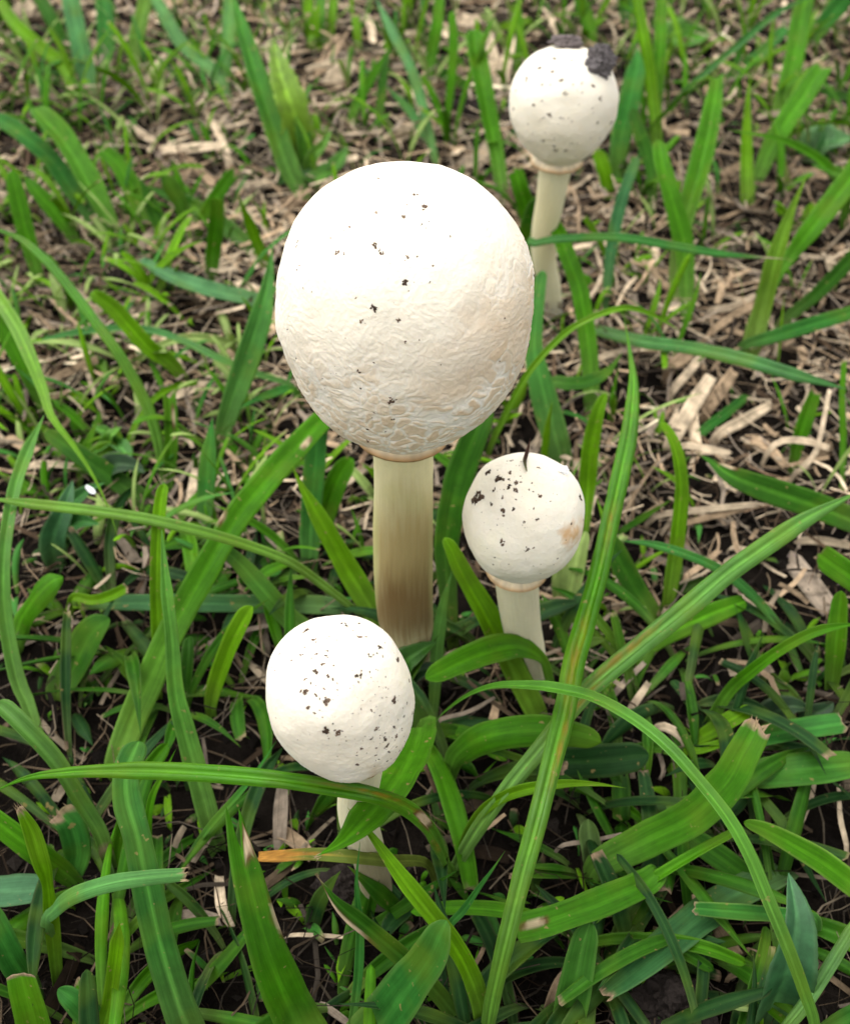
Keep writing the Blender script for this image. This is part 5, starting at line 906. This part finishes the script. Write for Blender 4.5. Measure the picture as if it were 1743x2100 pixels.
# ---------------------------------------------------------------- thatch: thousands of dead straw shreds over the soil
def thatch(name, label, n, lmin, lmax, wmin, wmax, lift, pal, weights, seed, dens=None, curl=.22):
    r = np.random.default_rng(seed)
    y = .04+(1.45-.04)*r.random(n)**1.35; x = (r.random(n)*2-1)*(.16+.44*y)
    if dens is not None:
        kp = r.random(n) < dens(x, y); x, y = x[kp], y[kp]; n = len(x)
    L = lmin+(lmax-lmin)*r.random(n)**1.8; W = wmin+(wmax-wmin)*r.random(n)**1.6
    a = r.random(n)*np.pi*2; pitch = r.normal(0, .22, n); cu = r.normal(0, curl, n)
    ns = 4; t = np.linspace(-.5, .5, ns); rings = []
    gz = ground_z(x, y)+lift*r.random(n)**1.5
    roll = r.normal(0, .5, n)
    for k in range(ns):
        ang = a+cu*t[k]; px = x+L*t[k]*np.cos(ang); py = y+L*t[k]*np.sin(ang); pz = gz+L*t[k]*np.sin(pitch)+.0008+.06*L*(1-4*t[k]**2)*np.abs(cu)
        pz = np.maximum(pz, ground_z(px, py)-.0005)
        wx, wy = -np.sin(ang), np.cos(ang); w = W*(.75+.25*np.sqrt(np.maximum(1-(2*t[k])**2*.8, 0)))*.5
        c, s = np.cos(roll), np.sin(roll)
        for (su, sv) in ((-1, 0.), (.1, .16), (1, 0.05)):
            uu = su*w; vv = sv*w
            rings.append(np.stack([px+wx*(uu*c-vv*s), py+wy*(uu*c-vv*s), pz+uu*s+vv*c], -1))
    V = np.stack(rings, 1)                                   # n, ns*4, 3
    f = []
    for k in range(ns-1):
        for j in range(3): f.append((k*3+j, k*3+(j+1) % 3, k*3+3+(j+1) % 3, k*3+3+j))
    f += [(2, 1, 0, -1), (ns*3-3, ns*3-2, ns*3-1, -1)]
    f = np.array(f); F = np.where(f[None] < 0, -1, f[None]+(np.arange(n)*ns*3)[:, None, None]).reshape(-1, 4)
    ci = r.choice(len(pal), n, p=np.array(weights)/sum(weights)); C = np.array([PAL[q] if isinstance(q, str) else q for q in pal])[ci]*r.uniform(.55, 1.2, (n, 1))
    C = C*np.interp(y, [.19, .33], [.22, 1.0])[:, None]*(1+.55*vnoise(np.stack([x*22, y*22, y*0], -1), 3))[:, None]   # foreground shade painted into the litter colour, full straw tone behind
    C = np.repeat(C[:, None], ns*3, 1)*r.uniform(.8, 1.15, (n, ns*3, 1))
    U = np.zeros((n, ns*3, 2)); U[..., 0] = np.tile([-1, 0, 1], ns)[None]+r.random(n)[:, None]*20; U[..., 1] = np.repeat(t, 3)[None]*L[:, None]+r.random(n)[:, None]
    return tag(make_mesh(name, V.reshape(-1, 3), F, M['straw'], np.clip(C, .004, .8).reshape(-1, 3), U.reshape(-1, 2), smooth=False), label, kind='stuff')
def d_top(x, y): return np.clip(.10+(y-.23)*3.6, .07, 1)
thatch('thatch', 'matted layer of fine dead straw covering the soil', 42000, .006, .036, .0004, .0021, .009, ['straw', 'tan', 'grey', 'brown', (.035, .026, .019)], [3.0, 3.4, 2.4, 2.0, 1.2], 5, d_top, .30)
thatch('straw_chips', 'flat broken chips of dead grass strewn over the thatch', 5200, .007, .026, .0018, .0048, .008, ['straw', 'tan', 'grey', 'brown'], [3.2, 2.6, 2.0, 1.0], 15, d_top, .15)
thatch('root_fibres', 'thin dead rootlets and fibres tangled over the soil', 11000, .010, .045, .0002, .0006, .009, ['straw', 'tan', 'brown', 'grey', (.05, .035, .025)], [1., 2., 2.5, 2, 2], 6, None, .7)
# crumbs of soil
r = np.random.default_rng(8); n = 7000; y = .05+1.2*r.random(n)**1.3; x = (r.random(n)*2-1)*(.14+.42*y); S = .0006+.0024*r.random(n)**3
oc = np.array([(1, 0, 0), (-1, 0, 0), (0, 1, 0), (0, -1, 0), (0, 0, 1), (0, 0, -1)], float)
V = np.stack([x, y, ground_z(x, y)+S*.4], -1)[:, None]+oc[None]*S[:, None, None]*r.uniform(.6, 1.3, (n, 6, 1))+r.normal(0, .2, (n, 6, 3))*S[:, None, None]
f = np.array([(0, 2, 4, -1), (2, 1, 4, -1), (1, 3, 4, -1), (3, 0, 4, -1), (2, 0, 5, -1), (1, 2, 5, -1), (3, 1, 5, -1), (0, 3, 5, -1)])
F = (np.where(f < 0, -10**9, f)[None]+(np.arange(n)*6)[:, None, None]).reshape(-1, 4); F = np.where(F < 0, -1, F)
C = np.repeat((np.array((.011, .009, .0075))*r.uniform(.4, 2.0, (n, 1)))[:, None], 6, 1).reshape(-1, 3)
tag(make_mesh('soil_crumbs', V.reshape(-1, 3), F, M['crumb'], C, smooth=False), 'dark soil crumbs scattered in the litter', kind='stuff')
